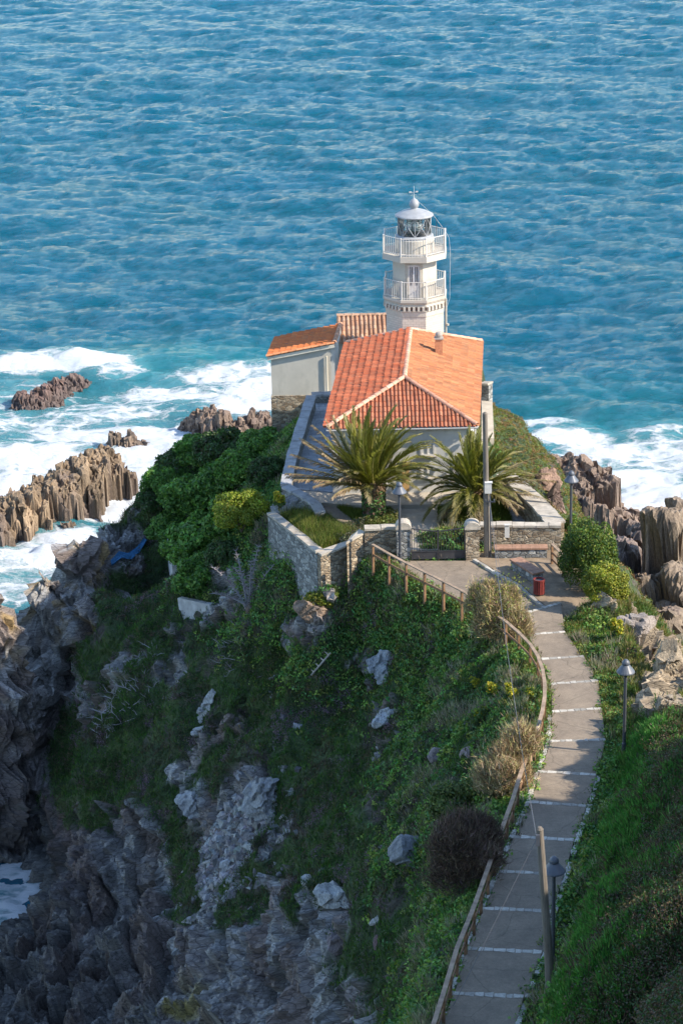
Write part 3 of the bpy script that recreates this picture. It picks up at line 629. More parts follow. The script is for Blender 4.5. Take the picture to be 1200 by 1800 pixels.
def rear():
    off=np.array([1.7,133,20]); root=empty('rear_outbuilding',off,label='low cream outbuilding with brownish barrel tile roof beside the lighthouse foot',cat='building')
    x0,x1=-.05,3.6
    prism('wall',[(x0-off[0]+.1,-.5),(x1-off[0],-.5),(x1-off[0],5),(x0-off[0]+.1,5)],-3,2.08,M_CREAM,root)
    roof=empty('roof'); roof.parent=root; V_=unit([0,3.1,.82]); Ls=math.hypot(3.1,.82)
    roof_plane('front_slope',(x0-off[0],-.75,2.1),(1,0,0),V_,[(0,0),(x1-x0,0),(x1-x0,Ls),(0,Ls)],roof,(.42,.24,.145),per=.26,amp=.085,lip=.03,seed=12,var=.22,course=.5)
    roof_plane('back_slope',(x1-off[0],-.75+6.2,2.1),(-1,0,0),unit([0,-3.1,.82]),[(0,0),(x1-x0,0),(x1-x0,Ls),(0,Ls)],roof,(.42,.24,.145),per=.26,amp=.085,seed=13)
    ridge_tiles('ridge_tiles',(x0-off[0],2.35,2.94),(x1-off[0],2.35,2.94),roof,seed=12,base=(.42,.26,.17))
    m=MB(); m.box((x0-off[0]+.5,-.52,1.2),(.5,.06,1.1)); m.build('shutter',M_RAIL,root)
rear()
# ================================================================ LIGHTHOUSE
def lighthouse():
    cx,cy=4.37,130.0; root=empty('lighthouse',(cx,cy,TZ),label='white octagonal lighthouse tower with two railed galleries and glazed lantern',cat='lighthouse')
    A0=R_(-90-4+22.5)
    def oc(r): return [(r*math.cos(A0+R_(45*k)),r*math.sin(A0+R_(45*k))) for k in range(8)]
    def octo(name,prof,mat,parent,uv=False):
        V=[];F=[]
        for r,z in prof: V+=[(x,y,z-TZ) for x,y in oc(r)]
        for i in range(len(prof)-1):
            for k in range(8): F.append((i*8+k,i*8+(k+1)%8,(i+1)*8+(k+1)%8,(i+1)*8+k))
        F.append(tuple(range(7,-1,-1)));F.append(tuple(range((len(prof)-1)*8,len(prof)*8)))
        o=MB().add(V,F).build(name,mat,parent)
        if uv:
            L=o.data.uv_layers.new(name='UVMap'); 
            for p in o.data.polygons:
                for li in p.loop_indices:
                    v=o.data.vertices[o.data.loops[li].vertex_index].co; k=p.index%8
                    n=Vector((math.cos(A0+R_(45*k+22.5)),math.sin(A0+R_(45*k+22.5)),0)); tt=Vector((-n.y,n.x,0)); L.data[li].uv=(v.dot(tt)+k*1.7,v.z)
        return o
    octo('shaft',[(1.72,TZ-2),(1.72,24.78)],M_TILEW,root,True)
    co_=octo('cornice',[(1.73,24.72),(1.76,24.72),(1.76,25.0),(1.80,25.02),(1.80,25.06)],M_LHW,root)
    m=MB()
    R1=1.72
    for k in range(8):
        a=Vector((*oc(R1)[k],0));b=Vector((*oc(R1)[(k+1)%8],0)); d=(b-a); n=Vector((math.cos(A0+R_(45*k+22.5)),math.sin(A0+R_(45*k+22.5)),0))
        for j in range(5):
            p=a+d*((j+.5)/5)+n*.07; m=MB(); m.box((p.x,p.y,25.17-TZ),(.13,.17,.22),math.atan2(d.y,d.x)); m.build('dentil',M_LHW,co_)
    octo('dentil_backing',[(1.69,25.06),(1.69,25.30)],paint('dentil_gap_shade',(.24,.17,.13),.8,.1),root)  # dark colour paints the shade in the gaps between the dentils
    octo('cornice_moulding',[(1.80,25.28),(1.80,25.37),(1.76,25.37),(1.76,25.42),(1.84,25.47),(1.84,25.52)],M_LHW,root)
    octo('gallery_floor',[(1.86,25.52),(1.90,25.55),(1.90,25.70)],M_LHW,root)
    octo('upper_shaft',[(1.30,25.7),(1.30,27.8)],M_LHW,root)
    octo('gallery_floor',[(1.62,27.74),(1.90,27.82),(1.90,28.15)],M_LHW,root)
    m=MB(); m.lathe([(1.10,28.15-TZ),(1.10,28.85-TZ),(1.03,28.9-TZ),(1.03,29.0-TZ),(.99,29.02-TZ)],40); m.build('lantern_drum',M_LHW,root,smooth=False)
    m=MB(); m.lathe([(1.04,28.87-TZ),(1.06,28.9-TZ),(1.05,29.0-TZ),(.96,29.06-TZ)],40); dr=m.build('lantern_sill',M_SILVER,root)
    # railings
    def railing(r,z0,gaps=()):
        posts=oc(r); m=MB(); rt=empty('railing',(0,0,z0-TZ)); rt.parent=root
        for k in range(8):
            a=Vector((*posts[k],0));b=Vector((*posts[(k+1)%8],0))
            m.beam(a+Vector((0,0,1.0)),b+Vector((0,0,1.0)),.045,.035)
            m.beam(a+Vector((0,0,.1)),b+Vector((0,0,.1)),.03,.03)
            for j in range(1,9):
                p=a+(b-a)*(j/9); m.beam(p+Vector((0,0,.02)),p+Vector((0,0,.985)),.032,.032,up=(0,1,0))
        m.build('bars',M_RAIL,rt)
        for k in range(8):
            p=MB(); p.box((posts[k][0],posts[k][1],.53),(.075,.075,1.06),A0+R_(45*k)); p.build('post',M_RAIL,rt)
    railing(1.83,28.15); railing(1.80,25.70)
    # door on the face turned to the viewer (slatted upper half)
    nrm=Vector((math.cos(R_(-94)),math.sin(R_(-94)),0)); tan=Vector((-nrm.y,nrm.x,0)); ap=1.30*math.cos(R_(22.5)); rz=math.atan2(tan.y,tan.x)
    m=MB(); c=nrm*(ap+.02); m.box((c.x,c.y,26.65-TZ),(.62,.06,1.85),rz); d=m.build('door',M_SHUT,root)
    m=MB()
    for j in (-.19,-.09,.09,.19):
        c=nrm*(ap+.055)+tan*j; m.box((c.x,c.y,26.95-TZ),(.045,.012,1.05),rz)
    m.build('louvre',M_DARK,d)
    m=MB()
    for j in (-.35,.35): c=nrm*(ap+.04)+tan*j; m.box((c.x,c.y,26.68-TZ),(.08,.1,1.9),rz)
    c=nrm*(ap+.04); m.box((c.x,c.y,27.66-TZ),(.78,.1,.08),rz); m.build('door_frame',M_LHW,root)
    # lantern
    lan=empty('lantern',(0,0,29.03-TZ)); lan.parent=root
    m=MB(); m.lathe([(.90,0),(.90,1.08)],40,cap=False); m.build('glazing',M_GLASS,lan,smooth=True)
    m=MB(); n=8
    for k in range(n):
        a0=2*math.pi*k/n;a1=2*math.pi*(k+1)/n
        f=lambda a,z:(.92*math.cos(a),.92*math.sin(a),z)
        def arc(a,za,b,zb): return [f(a+(b-a)*i/6,za+(zb-za)*i/6) for i in range(7)]
        m.tube(arc(a0,0,a1,1.08),.022,6); m.tube(arc(a1,0,a0,1.08),.022,6)
        m.tube([f(a0,0),f(a0,1.08)],.02,6)
    m.build('astragal',M_SILVER,lan)
    m=MB(); m.lathe([(.10,-.5),(.12,.1),(.30,.2),(.36,.35),(.40,.55),(.36,.78),(.28,.9),(.1,.98)],24); m.build('lens',M_LENS,lan)
    m=MB()
    for z in (.22,.32,.42,.66,.76,.86): m.lathe([(.38,z),(.42,z+.015),(.38,z+.03)],24,cap=False)
    for k in range(6): a=R_(60*k+10); m.tube([(.43*math.cos(a),.43*math.sin(a),-.1),(.43*math.cos(a),.43*math.sin(a),.98)],.018,6)
    m.build('lens_frame',M_DARKM,lan)
    m=MB(); m.lathe([(.62,-.05),(.62,.14),(.5,.16)],24); m.build('lamp_table',M_DARKM,lan)
    m=MB(); m.lathe([(.93,1.04),(1.05,1.05),(1.07,1.10),(1.02,1.15),(.72,1.30),(.40,1.41),(.20,1.46),(.19,1.50)],40); rf=m.build('dome_roof',M_SILVER,lan,smooth=False)
    m=MB(); m.lathe([(.19,1.48),(.20,1.52),(.26,1.60),(.28,1.72),(.25,1.85),(.17,1.95),(.06,2.02),(.04,2.06)],24); m.build('ventilator_ball',M_SILVER,lan,smooth=True)
    m=MB(); m.tube([(0,0,2.0),(0,0,2.72)],[.02,.008],6); m.tube([(-.24,.02,2.36),(.2,-.05,2.38)],.012,6); m.box((-.2,.02,2.37),(.14,.02,.09)); m.box((.15,-.03,2.41),(.14,.02,.07)); m.tube([(-.12,.1,2.26),(.1,-.12,2.26)],.01,6); m.build('weather_vane',M_RAIL,lan)
    m=MB(); m.box((0,0,0),(.5,.04,.04)); 
    # lightning conductor, pipe on the right, small aerials
    ps=[(.1,-.1,31.0),(.55,-.2,30.62),(1.1,-.35,30.1),(1.72,-.5,29.25),(1.9,-.5,28.9),(1.97,-.5,28.0),(1.93,-.55,26.5),(1.92,-.6,25.5),(1.74,-.62,24.9),(1.74,-.62,22)]
    m=MB(); m.tube([(a,b,c-TZ) for a,b,c in ps],.007,5); m.build('lightning_cable',M_RAIL,root)
    m=MB(); m.tube([(1.70,-.72,25.5-TZ),(1.70,-.72,22-TZ)],.055,8); m.lathe([(.09,0),(.09,.1)],8,(1.78,-.74,23.95-TZ)); m.build('drainpipe',paint('pipe_grey',(.42,.38,.30),.6),root)
    m=MB(); m.tube([(1.25,.7,28.15-TZ),(1.25,.7,29.75-TZ)],.012,5); m.build('aerial',M_DARKM,root) 
lighthouse()
# ================================================================ TERRACE, YARD, WALLS
def ppx(l,z): return [tuple(at_z(a,b,z)[:2]) for a,b in l]
def flagmat():
    t=NT('slate_flagstones'); br=t.n('TexBrick'); t.L.new(t.co('Object',(1,1,1),(0,0,-.08)),br.inputs[0]); br.offset=.5
    for k,v in (('Scale',1.0),('Mortar Size',.012),('Brick Width',.75),('Row Height',.42),('Bias',.0)): br.inputs[k].default_value=v
    br.inputs['Color1'].default_value=(.26,.28,.31,1);br.inputs['Color2'].default_value=(.40,.42,.45,1);br.inputs['Mortar'].default_value=(.16,.17,.18,1)
    n=t.noise(2.4,6,.7); c=t.mix(1.0,br.outputs[0],t.ramp(n,[(.3,.6),(.7,1.25)]),'MULTIPLY'); return t.fin(c,.7,t.bump(t.noise(12,5,.6),.3,.03))
M_FLAG=flagmat()
M_CONC=paint('yard_concrete',(.40,.35,.28),.9,.2,1.2,.4,18,dirt=(.22,.19,.16)); M_ASPH=None
def asph():
    t=NT('path_aggregate'); n=t.noise(1.1,6,.65); n2=t.noise(60,3,.7); n3=t.noise(9,5,.7)
    c=t.ramp(n,[(.3,(.17,.135,.10)),(.7,(.27,.215,.155))]); c=t.mix(1.0,c,t.ramp(n2,[(.3,.7),(.7,1.3)]),'MULTIPLY'); c=t.mix(1.0,c,t.ramp(n3,[(.3,.85),(.7,1.12)]),'MULTIPLY'); n4=t.noise(.8,7,.75,dist=1.2); c=t.mix(t.ramp(n4,[(.58,0.0),(.68,.35)]),c,(.10,.085,.065)); ck=t.voro(.55,vec=t.mix(.25,t.co(),t.noise(1.5,5,.6,out=1)),feat='DISTANCE_TO_EDGE'); c=t.mix(t.ramp(ck,[(0.0,.45),(.008,0.0)]),c,(.03,.028,.02))
    return t.fin(c,.9,t.bump(n2,.5,.02))
M_ASPH=asph()
def slab(name,poly,z0,z1,mat,label=None,parent=None,kind='structure'):
    o=prism(name,poly,z0,z1,mat,parent)
    if parent is None: tag(o,label,None,kind=kind)
    return o
slab('terrace_paving',ppx([(500,858),(587,865),(612,650),(575,640),(552,692)],20.0),18.5,20.0,M_FLAG,'slate flagstone terrace left of the keeper house')
slab('front_walkway',ppx([(518,862),(845,862),(852,878),(820,886),(640,890),(560,884)],19.93),18.5,19.96,M_CONC,'raised concrete walkway along the house front')
slab('yard_path',ppx([(683,884),(768,884),(772,968),(722,968)],19.74),18.8,19.775,M_CONC,'concrete path from the gate to the house door')
slab('side_path',ppx([(560,890),(588,890),(662,945),(625,940)],19.74),18.8,19.772,M_ASPH,'narrow dark path through the left garden')
slab('seaward_paving',ppx([(846,684),(864,684),(868,770),(846,772)],19.85),19.,19.86,M_CONC,'grey block paving beside the right house wall')
slab('side_path',ppx([(880,868),(925,868),(975,916),(900,916)],19.74),18.8,19.772,M_FLAG,'sunken path below the right parapet')
LAWN1=ppx([(588,888),(682,884),(702,930),(640,930)],19.75); LAWN2=ppx([(768,884),(880,868),(902,916),(830,925),(822,960),(775,962)],19.75); LAWN3=ppx([(490,905),(555,905),(625,942),(563,968)],19.75)
def wall(name,label,path,thick,mat,cope,z_bot,group=None,cz=.10,over=.05):
    """path: (x,y,ztop) polyline, a wall with a coping of separate stones"""
    p0=np.array(path[0]); root=empty(name,(p0[0],p0[1],z_bot),label=label,cat='wall',group=group); off=np.array([p0[0],p0[1],z_bot])
    P_=[np.array(p,float) for p in path]; n=len(P_); L=[];Rt=[]
    for i,p in enumerate(P_):
        a=P_[max(i-1,0)];b=P_[min(i+1,n-1)]; d=(b-a)[:2]; d/=np.linalg.norm(d); s=np.array([-d[1],d[0]])
        if 0<i<n-1:
            d1=(p-a)[:2];d1/=np.linalg.norm(d1); k=1/max(.5,abs(d1@d)); s=s*k
        L.append(s);Rt.append(p)
    m=MB()
    for i in range(n-1):
        V=[]
        for j in (i,i+1):
            for sg in (-1,1):
                q=P_[j][:2]+L[j]*sg*thick/2; 
                for z in (z_bot,P_[j][2]-cz): V.append((q[0]-off[0],q[1]-off[1],z-off[2]))
        m.add(V,[(0,1,5,4),(2,6,7,3),(1,3,7,5)]+([(0,2,3,1)] if i==0 else [])+([(4,5,7,6)] if i==n-2 else []))
    m.build('stonework',mat,root)
    m=MB(); rg=random.Random(len(label))
    for i in range(n-1):
        a,b=P_[i],P_[i+1]; Ls=np.linalg.norm(b-a); k=max(1,int(Ls/.55)); d=(b-a)/k; sa,sb=L[i],L[i+1]
        for j in range(k):
            t0,t1=(j+.012)/k,(j+.988)/k; V=[];h=cz+rg.uniform(-.015,.02);ov=over+rg.uniform(-.02,.02)
            for tt in (t0,t1):
                s=sa+(sb-sa)*tt; c=a+(b-a)*tt
                for sg in (-1,1):
                    q=c[:2]+s*sg*(thick/2+ov)
                    for z in (c[2]-cz-.01,c[2]-cz+h): V.append((q[0]-off[0],q[1]-off[1],z-off[2]))
            m.add(V,[(0,1,5,4),(2,6,7,3),(1,3,7,5),(0,2,3,1),(4,5,7,6),(0,4,6,2)])
    m.build('coping',cope,root); return root
def wp(l): return [tuple(at_z(a,b,z)) for a,b,z in l]
wall('terrace_parapet','long grey stone parapet along the left edge of the flagged terrace',wp([(547,694,20.85),(530,745,20.85),(513,800,20.85),(502,851,20.85)]),.46,M_STONEG,M_COPEG,17.5)
wall('curved_parapet','short curved grey parapet bending down from the terrace corner to the garden',wp([(502,853,20.85),(520,862,20.8),(540,873,20.7),(555,885,20.55),(563,900,20.3)]),.42,M_STONEG,M_COPEG,18.0)
wall('garden_retaining_wall','tall leaning rubble retaining wall below the left garden lawn',wp([(476,900,20.0),(520,934,19.98),(562,968,19.95)]),.34,M_STONEG,M_COPE,16.2)
wall('garden_corner_wall','warm stone wall with stepped top at the front corner of the left garden',wp([(560,972,19.9),(585,963,20.0),(612,953,20.1),(613,947,20.5),(637,932,20.75)]),.4,M_STONE,M_COPE,16.4)
wall('front_wall','warm rubble front wall left of the gate, under the ivy palm',wp([(640,926,20.95),(698,924,20.95)]),.42,M_STONE,M_COPE,18.2)
wall('front_wall','warm rubble front wall right of the gate, behind the long bench',wp([(843,920,20.95),(900,920,20.95),(986,921,20.95)]),.42,M_STONE,M_COPE,18.4)
wall('side_parapet','broad low stone parapet running seaward right of the garden',wp([(976,917,20.95),(950,888,20.9),(915,855,20.8),(888,832,20.6)]),.85,M_STONE,M_COPE,18.0)
wall('terrace_end_wall','small grey block wall closing the far end of the terrace',wp([(548,692,20.5),(583,690,20.5)]),.5,M_STONEG,M_COPEG,19)
wall('seaward_wall','short block wall at the far right corner of the house',wp([(846,672,20.8),(862,672,20.9)]),.4,M_STONEG,M_COPE,17.5)
for px,lab in ((709.5,'left gate pillar of grey dressed stone beside the lamp post'),(830.5,'right gate pillar of rubble stone beside the utility pole')):
    b=at_z(px,985,19.6); root=empty('gate_pillar',b,label=lab,cat='pillar',group='stone gate pillars')
    m=MB(); m.box((0,.35,.72),(.64,.62,1.6)); m.build('shaft',M_STONEG if px<750 else M_STONE,root)
    m=MB(); m.box((0,.35,1.56),(.74,.72,.09)); 
    V=[];F=[]
    for j in range(9):
        a=math.pi*j/8
        for yy in (0,.68): V.append((-.35*math.cos(a),yy+.01,1.6+.26*math.sin(a)))
    for j in range(8): F.append((2*j,2*j+1,2*j+3,2*j+2))
    F.append(tuple(range(0,18,2)));F.append(tuple(range(17,0,-2)))
    m.add(V,F); m.build('rounded_cap',M_COPE,root)
def gate():
    a=at_z(722.5,986,19.6);b=at_z(817.5,984,19.6); root=empty('double_gate',(a+b)/2,label='black iron double gate with vertical bars between the stone pillars',cat='gate')
    W=np.linalg.norm(b-a)
    for sgn in (-1,1):
        x0,x1=(-W/2+.03,-.02) if sgn<0 else (.02,W/2-.03)
        m=MB(); top=lambda x:1.42+.16*(abs(x)/(W/2))**1.5
        m.box(((x0),.1,.75),(.05,.05,1.5 if sgn>0 else 1.56)); m.box(((x1),.1,.75),(.05,.05,1.5 if sgn<0 else 1.56))
        n=10; 
        for j in range(n):
            xa=x0+(x1-x0)*j/n;xb=x0+(x1-x0)*(j+1)/n; m.beam((xa,.1,top(xa)),(xb,.1,top(xb)),.045,.045)
            xm=xa if j else (xa+.001); 
            if j: m.beam((xm,.1,.4),(xm,.1,top(xm)+.03),.022,.022,up=(0,1,0))
        m.box(((x0+x1)/2,.1,.42),(x1-x0,.04,.04)); m.box(((x0+x1)/2,.1,.06),(x1-x0,.04,.04)); m.box(((x0+x1)/2,.11,.24),(x1-x0-.04,.012,.34))
        m.build('leaf',M_DARKM,root)
gate()
# ================================================================ PATH, STEPS, FENCES, LAMPS, POLES
def path_build():
    root=empty('path',(6,83,20.5)); tag(root,'stepped footpath descending to the gate',None,kind='structure'); off=np.array([6,83,20.5])
    V=[];F=[]
    for i in range(len(STEPS)-1):
        (a,b),(c,d)=STEPS[i],STEPS[i+1]; n=6; o=len(V)
        for k in range(n+1):
            t=k/n
            for p,q in ((a,c),(b,d)):
                r=p+(q-p)*t; r=r.copy(); r[2]+=.06-.12*t; V.append(r-off)
        for k in range(n): F.append((o+2*k,o+2*k+2,o+2*k+3,o+2*k+1))
    # subdivide across through skirt quads down into the soil
    m=MB(); m.add(V,F); nb=len(F)
    for i in range(len(STEPS)-1):
        (a,b),(c,d)=STEPS[i],STEPS[i+1]
        for p,q in ((a,c),(b,d)):
            t0=np.array([0,0,.06]);m.add([p+t0-off,q-t0-off,q-t0*8-off,p-t0*8-off],[(0,1,2,3)])
    m.build('paving',M_ASPH,root)
    def stonecol(name):
        t=NT(name); cc=t.attr('Col','Color'); n=t.noise(14,5,.6); return t.fin(t.mix(1.0,cc,t.ramp(n,[(.3,.7),(.7,1.2)]),'MULTIPLY'),.85,t.bump(n,.5,.02))
    ms=stonecol('edging_stone')
    def stones(name,a,b,w,h,z,rg,step=.26):
        V=[];F=[];C=[];L=np.linalg.norm(b-a);n=max(2,int(L/step)); cuts=np.sort(np.r_[0,1,(np.arange(1,n)+np.array([rg.uniform(-.25,.25) for _ in range(n-1)]))/n]); d=unit(b-a); s=np.array([-d[1],d[0],0])
        for j in range(n):
            t0=a+(b-a)*(cuts[j])+d*.012;t1=a+(b-a)*cuts[j+1]-d*.012; ww=w*rg.uniform(.75,1.05); hz=z+rg.uniform(-.006,.012); cc=np.array((.46,.43,.37))*rg.uniform(.55,1.2); o=len(V); k=rg.uniform(-.03,.03)
            for zz in (hz-h,hz):
                for p,sg in ((t0,-1),(t1,-1),(t1,1),(t0,1)): V.append(p+s*sg*(ww/2+(k if p is t0 else -k))+np.array([0,0,zz]))
            C+=[cc]*8; F+=[(o+4,o+5,o+6,o+7),(o,o+1,o+5,o+4),(o+1,o+2,o+6,o+5),(o+2,o+3,o+7,o+6),(o+3,o,o+4,o+7)]
        return V,F,C
    rg=random.Random(4)
    for a,b in STEPS[:-1]:
        V,F,C=stones('x',a-off,b-off,.21,.2,.07,rg); mesh_np('stone_step',np.array(V),np.array(F),ms,root,col=np.array(C))
    for side in (0,1):
        V=[];F=[];C=[]
        for i in range(len(STEPS)-1):
            p=STEPS[i][side]-off;q=STEPS[i+1][side]-off; s=np.array([-.1 if side==0 else .1,0,0])
            if i<(6 if side else 4): continue
            v,f,c=stones('x',p+s,q+s,.17,.2,.02,rg,.27); kp=[j for j in range(len(c)//8) if rg.random()<.8]; v=[x for j in kp for x in v[8*j:8*j+8]]; c=[x for j in kp for x in c[8*j:8*j+8]]; f=[tuple(8*j+b for b in g) for j in range(len(kp)) for g in ((4,5,6,7),(0,1,5,4),(1,2,6,5),(2,3,7,6),(3,0,4,7))]; o=len(V); V+=v;F+=[tuple(k+o for k in g) for g in f];C+=c
        mesh_np('stone_kerb',np.array(V),np.array(F),ms,root,col=np.array(C))
    # little square in front of the gate
    p=slab('plaza_paving',ppx([(652,975),(722,986),(818,986),(832,984),(865,1003),(910,1028),(944,1058),(985,1062),(985,1066),(905,1088),(880,1088),(835,1072),(745,1026)],19.6),19.0,19.605,M_ASPH,'gravel coloured paving in front of the gate')
    slab('bench_platform',ppx([(834,980),(866,1000),(912,1025),(946,1055),(990,1090),(1045,1072),(1015,975),(990,952),(840,952)],19.68),19.0,19.69,paint('brown_earth',(.23,.17,.11),.95,.35,2,.5,14),'brown earth platform with the benches')
    kb=[at_z(a,b,19.7) for a,b in ((833,983),(865,1003),(911,1028),(944,1058),(992,1093))]; V=[];F=[];C=[]
    for a,b in zip(kb[:-1],kb[1:]):
        v,f,c=stones('x',a,b,.16,.3,.02,rg,.5); o=len(V);V+=v;F+=[tuple(k+o for k in g) for g in f];C+=c
    k=mesh_np('kerb',np.array(V),np.array(F),ms,None,col=np.array(C)); tag(k,'stone kerb of the bench platform',None,kind='structure')
path_build()
def on_ramp_h(px,py,h):
    z=21.
    for _ in range(40): p=at_z(px,py,z); z=.5*z+.5*(float(path_z_of(p[1]))+h)
    return at_z(px,py,z)
def fence(name,label,tops,h=.95,spacing=1.5,rails=(.88,.50,.18),group='brown wooden fences',mats=(M_WOOD,M_WOODG)):
    T=[np.array(p) for p in tops]; P_=[t-np.array([0,0,h]) for t in T]
    root=empty(name,P_[0],label=label,cat='fence',group=group); off=P_[0]
    L=[0]; 
    for a,b in zip(P_[:-1],P_[1:]): L.append(L[-1]+np.linalg.norm(b-a))
    n=max(1,round(L[-1]/spacing)); f=lambda s:np.array([np.interp(s,L,[p[k] for p in P_]) for k in range(3)])-off
    ps=[f(L[-1]*i/n) for i in range(n+1)]
    rg=random.Random(len(label))
    for i,p in enumerate(ps):
        q=ps[min(i+1,n)]-ps[max(i-1,0)]; m=MB(); m.box((p[0],p[1],p[2]+h/2-.3),(.10,.10,h+.55),math.atan2(q[1],q[0])+rg.uniform(-.1,.1)); m.build('post',mats[0],root)
    for k,r in enumerate(rails):
        m=MB()
        for i in range(n):
            a,b=ps[i],ps[i+1]; d=unit(b-a); s=np.array([-d[1],d[0],0])*.0
            m.beam(a+np.array([0,0,r+(.09 if k==0 else 0)])-d*.02,b+np.array([0,0,r+(.09 if k==0 else 0)])+d*.02,.14 if k==0 else .04,.05 if k==0 else .11)
        m.build('rail',mats[1] if k==0 else mats[0],root)
    return root
ft=[(655,958),(683,974),(713,990),(741,1004),(768,1017),(797,1032),(826,1047),(862,1075),(885,1090),(900,1103),(922,1122),(940,1143),(952,1170),(957,1200),(957,1233),(950,1263),(942,1290),(932,1317),(917,1353),(903,1400),(878,1469),(855,1534),(830,1603),(803,1668),(780,1745),(763,1799),(735,1880)]
fence('wooden_fence','long brown wooden fence curving down the left side of the stepped path',[on_ramp_h(a,b,.95) for a,b in ft],rails=(.88,.46))
fence('wooden_fence','short brown wooden fence beside the trimmed green hedge and long bench',[at_z(970,957,20.65),at_z(990,977,20.65)],rails=(.88,.55,.22),spacing=1.2)
e1=hitg(1148,1142);e2=hitg(1185,1188); fence('wooden_fence','short broken brown fence among rocks on the far right edge',[e1+np.array([0,0,.9]),e2+np.array([0,0,.9])],rails=(.88,.45),spacing=1.3)
def lamp_thing(base,label,h=3.95,lean=0):
    root=empty('street_lamp',base,label=label,cat='street lamp',group='grey street lamps along the path')
    m=MB(); m.lathe([(.09,-.3),(.09,.5),(.065,.55),(.055,h-.55)],12); m.build('post',M_LAMP,root)
    m=MB(); m.lathe([(.06,h-.62),(.10,h-.56),(.10,h-.46),(.13,h-.42)],14); m.build('collar',M_LAMP,root)
    m=MB(); m.lathe([(.33,h-.46),(.345,h-.44),(.33,h-.40),(.22,h-.26),(.16,h-.18),(.14,h-.15)],20); m.build('shade',M_LAMPD,root)
    m=MB(); m.lathe([(.13,h-.16),(.15,h-.10),(.13,h-.02),(.07,h+.04),(.02,h+.07)],16); m.build('cap',M_LAMPD,root,smooth=True); return root
lamp_thing(at_z(703,990,19.6),'slim grey street lamp in front of the left gate pillar')
lamp_thing(at_z(1002,968,19.3),'grey street lamp standing behind the trimmed hedge, sea rocks behind it')
lamp_thing(np.array([*at_z(1096,1322,20.9)[:2],20.75]),'grey street lamp among sunlit grass right of the stepped path',h=3.85)
_lb=at_z(971,1708,22.1); lamp_thing(_lb,'dark shaded street lamp beside the leaning wooden pole',h=3.85)
def pole(name,base,top,r0,r1,label):
    root=empty(name,base,label=label,cat='utility pole',group='wooden utility poles'); d=top-base
    m=MB(); m.tube([d*0-np.array([0,0,.6]),d*.3,d*.7,d],[r0,r0*.93,r1*1.08,r1],12); m.build('post',M_POLE,root)
    m=MB(); m.lathe([(r1*1.1,0),(r1*.6,.07),(.02,.09)],10,tuple(d)); m.build('cap',M_POLE,root); return root
gb=at_z(856,980,19.65); gt=at_y(852,727,gb[1]); p=pole('utility_pole',gb,gt,.15,.115,'tall wooden utility pole with white meter box in front of the right wall')
c=at_y(857,855,gb[1])-gb; m=MB(); m.box((c[0],c[1]-.2,c[2]),(.32,.18,.5)); m.box((c[0]+.02,c[1]-.2,c[2]+.27),(.36,.22,.04)); m.build('meter_box',M_RAIL,p)
c=at_y(860,880,gb[1])-gb; m=MB(); m.box((c[0],c[1]-.16,c[2]),(.5,.05,.05)); 
for s in (-.2,.0,.2): m.lathe([(.03,0),(.045,.05),(.03,.1)],8,(c[0]+s,c[1]-.16,c[2]+.03))
m.build('insulator_bracket',M_LAMP,p); c1=c+gb
c=at_y(862,960,gb[1])-gb; m=MB(); m.tube([(c[0]-.05,c[1]-.15,3.6),(c[0],c[1]-.16,.1)],.03); m.build('cable_pipe',M_LAMP,p)
lb=at_z(969,1748,22.4); lt=at_y(948,1458,lb[1]); p2=pole('utility_pole',lb,lt,.14,.105,'leaning wooden utility pole at the bottom of the photo, bare topped')
c2=at_y(943,1474,lb[1]); m=MB(); q=c2-lb; m.box((q[0]+.02,q[1]-.1,q[2]),(.12,.12,.35)); m.build('cable_clamp',M_LAMPD,p2)
def cable(a,b,sag,label,r=.014,mat=None):
    P_=[]; n=30
    for i in range(n+1):
        t=i/n; q=a+(b-a)*t; q=q.copy(); q[2]-=sag*4*t*(1-t); P_.append(q-a)
    m=MB(); m.tube(P_,r,5); o=m.build('overhead_cable',mat or M_LAMP,None); o.location=[float(v) for v in a]; tag(o,label,'cable'); return o
M_CAB=paint('pale_cable',(.12,.12,.13),.6,.1,3)
cable(c2,c1,.9,'thin pale cable strung between the two wooden poles above the path',.010,M_CAB)
ge=np.array([*at_z(796,1772,22.8)[:2],22.85]); cable(c2,ge,.0,'stay cable running down from the leaning pole to the path edge',.009,M_CAB)
cable(c1,at_y(845,700,112.9),.3,'short service cable from gate pole to the house corner',.007,M_CAB)
cable(c1,at_z(1004,1064,19.8)*.0+np.array([*at_z(893,1100,20.4)[:2],20.4]),.02,'thin cable dropping from the gate pole into the brown bush',.007,M_CAB)
def bench(label,a,b,w,h,z0):
    d=unit((b-a)*np.array([1,1,0])); s=np.array([-d[1],d[0],0]); c=(a+b)/2; root=empty('stone_bench',(c[0],c[1],z0),math.atan2(d[1],d[0]),label=label,cat='bench',group='stone benches by the gate'); L=np.linalg.norm((b-a)[:2])
    m=MB(); m.box((0,0,h/2-.1),(L-.08,w-.08,h+.1)); m.build('base',M_STONEG,root)
    m=MB(); k=6
    for i in range(k): m.box(((i+.5)*L/k-L/2,0,h+.04-.003*(i%2)),(L/k-.008,w,.08))
    m.build('seat',paint('terracotta_seat',(.30,.17,.11),.85,.3,4,.3),root); return root
bench('long stone bench with terracotta seat in front of the right wall',at_z(869,978,19.7),at_z(962,977,19.7),.55,.42,19.69)
bench('shorter stone bench running toward the red litter bin',at_z(905,998,19.7),at_z(946,1024,19.7),.60,.42,19.69)
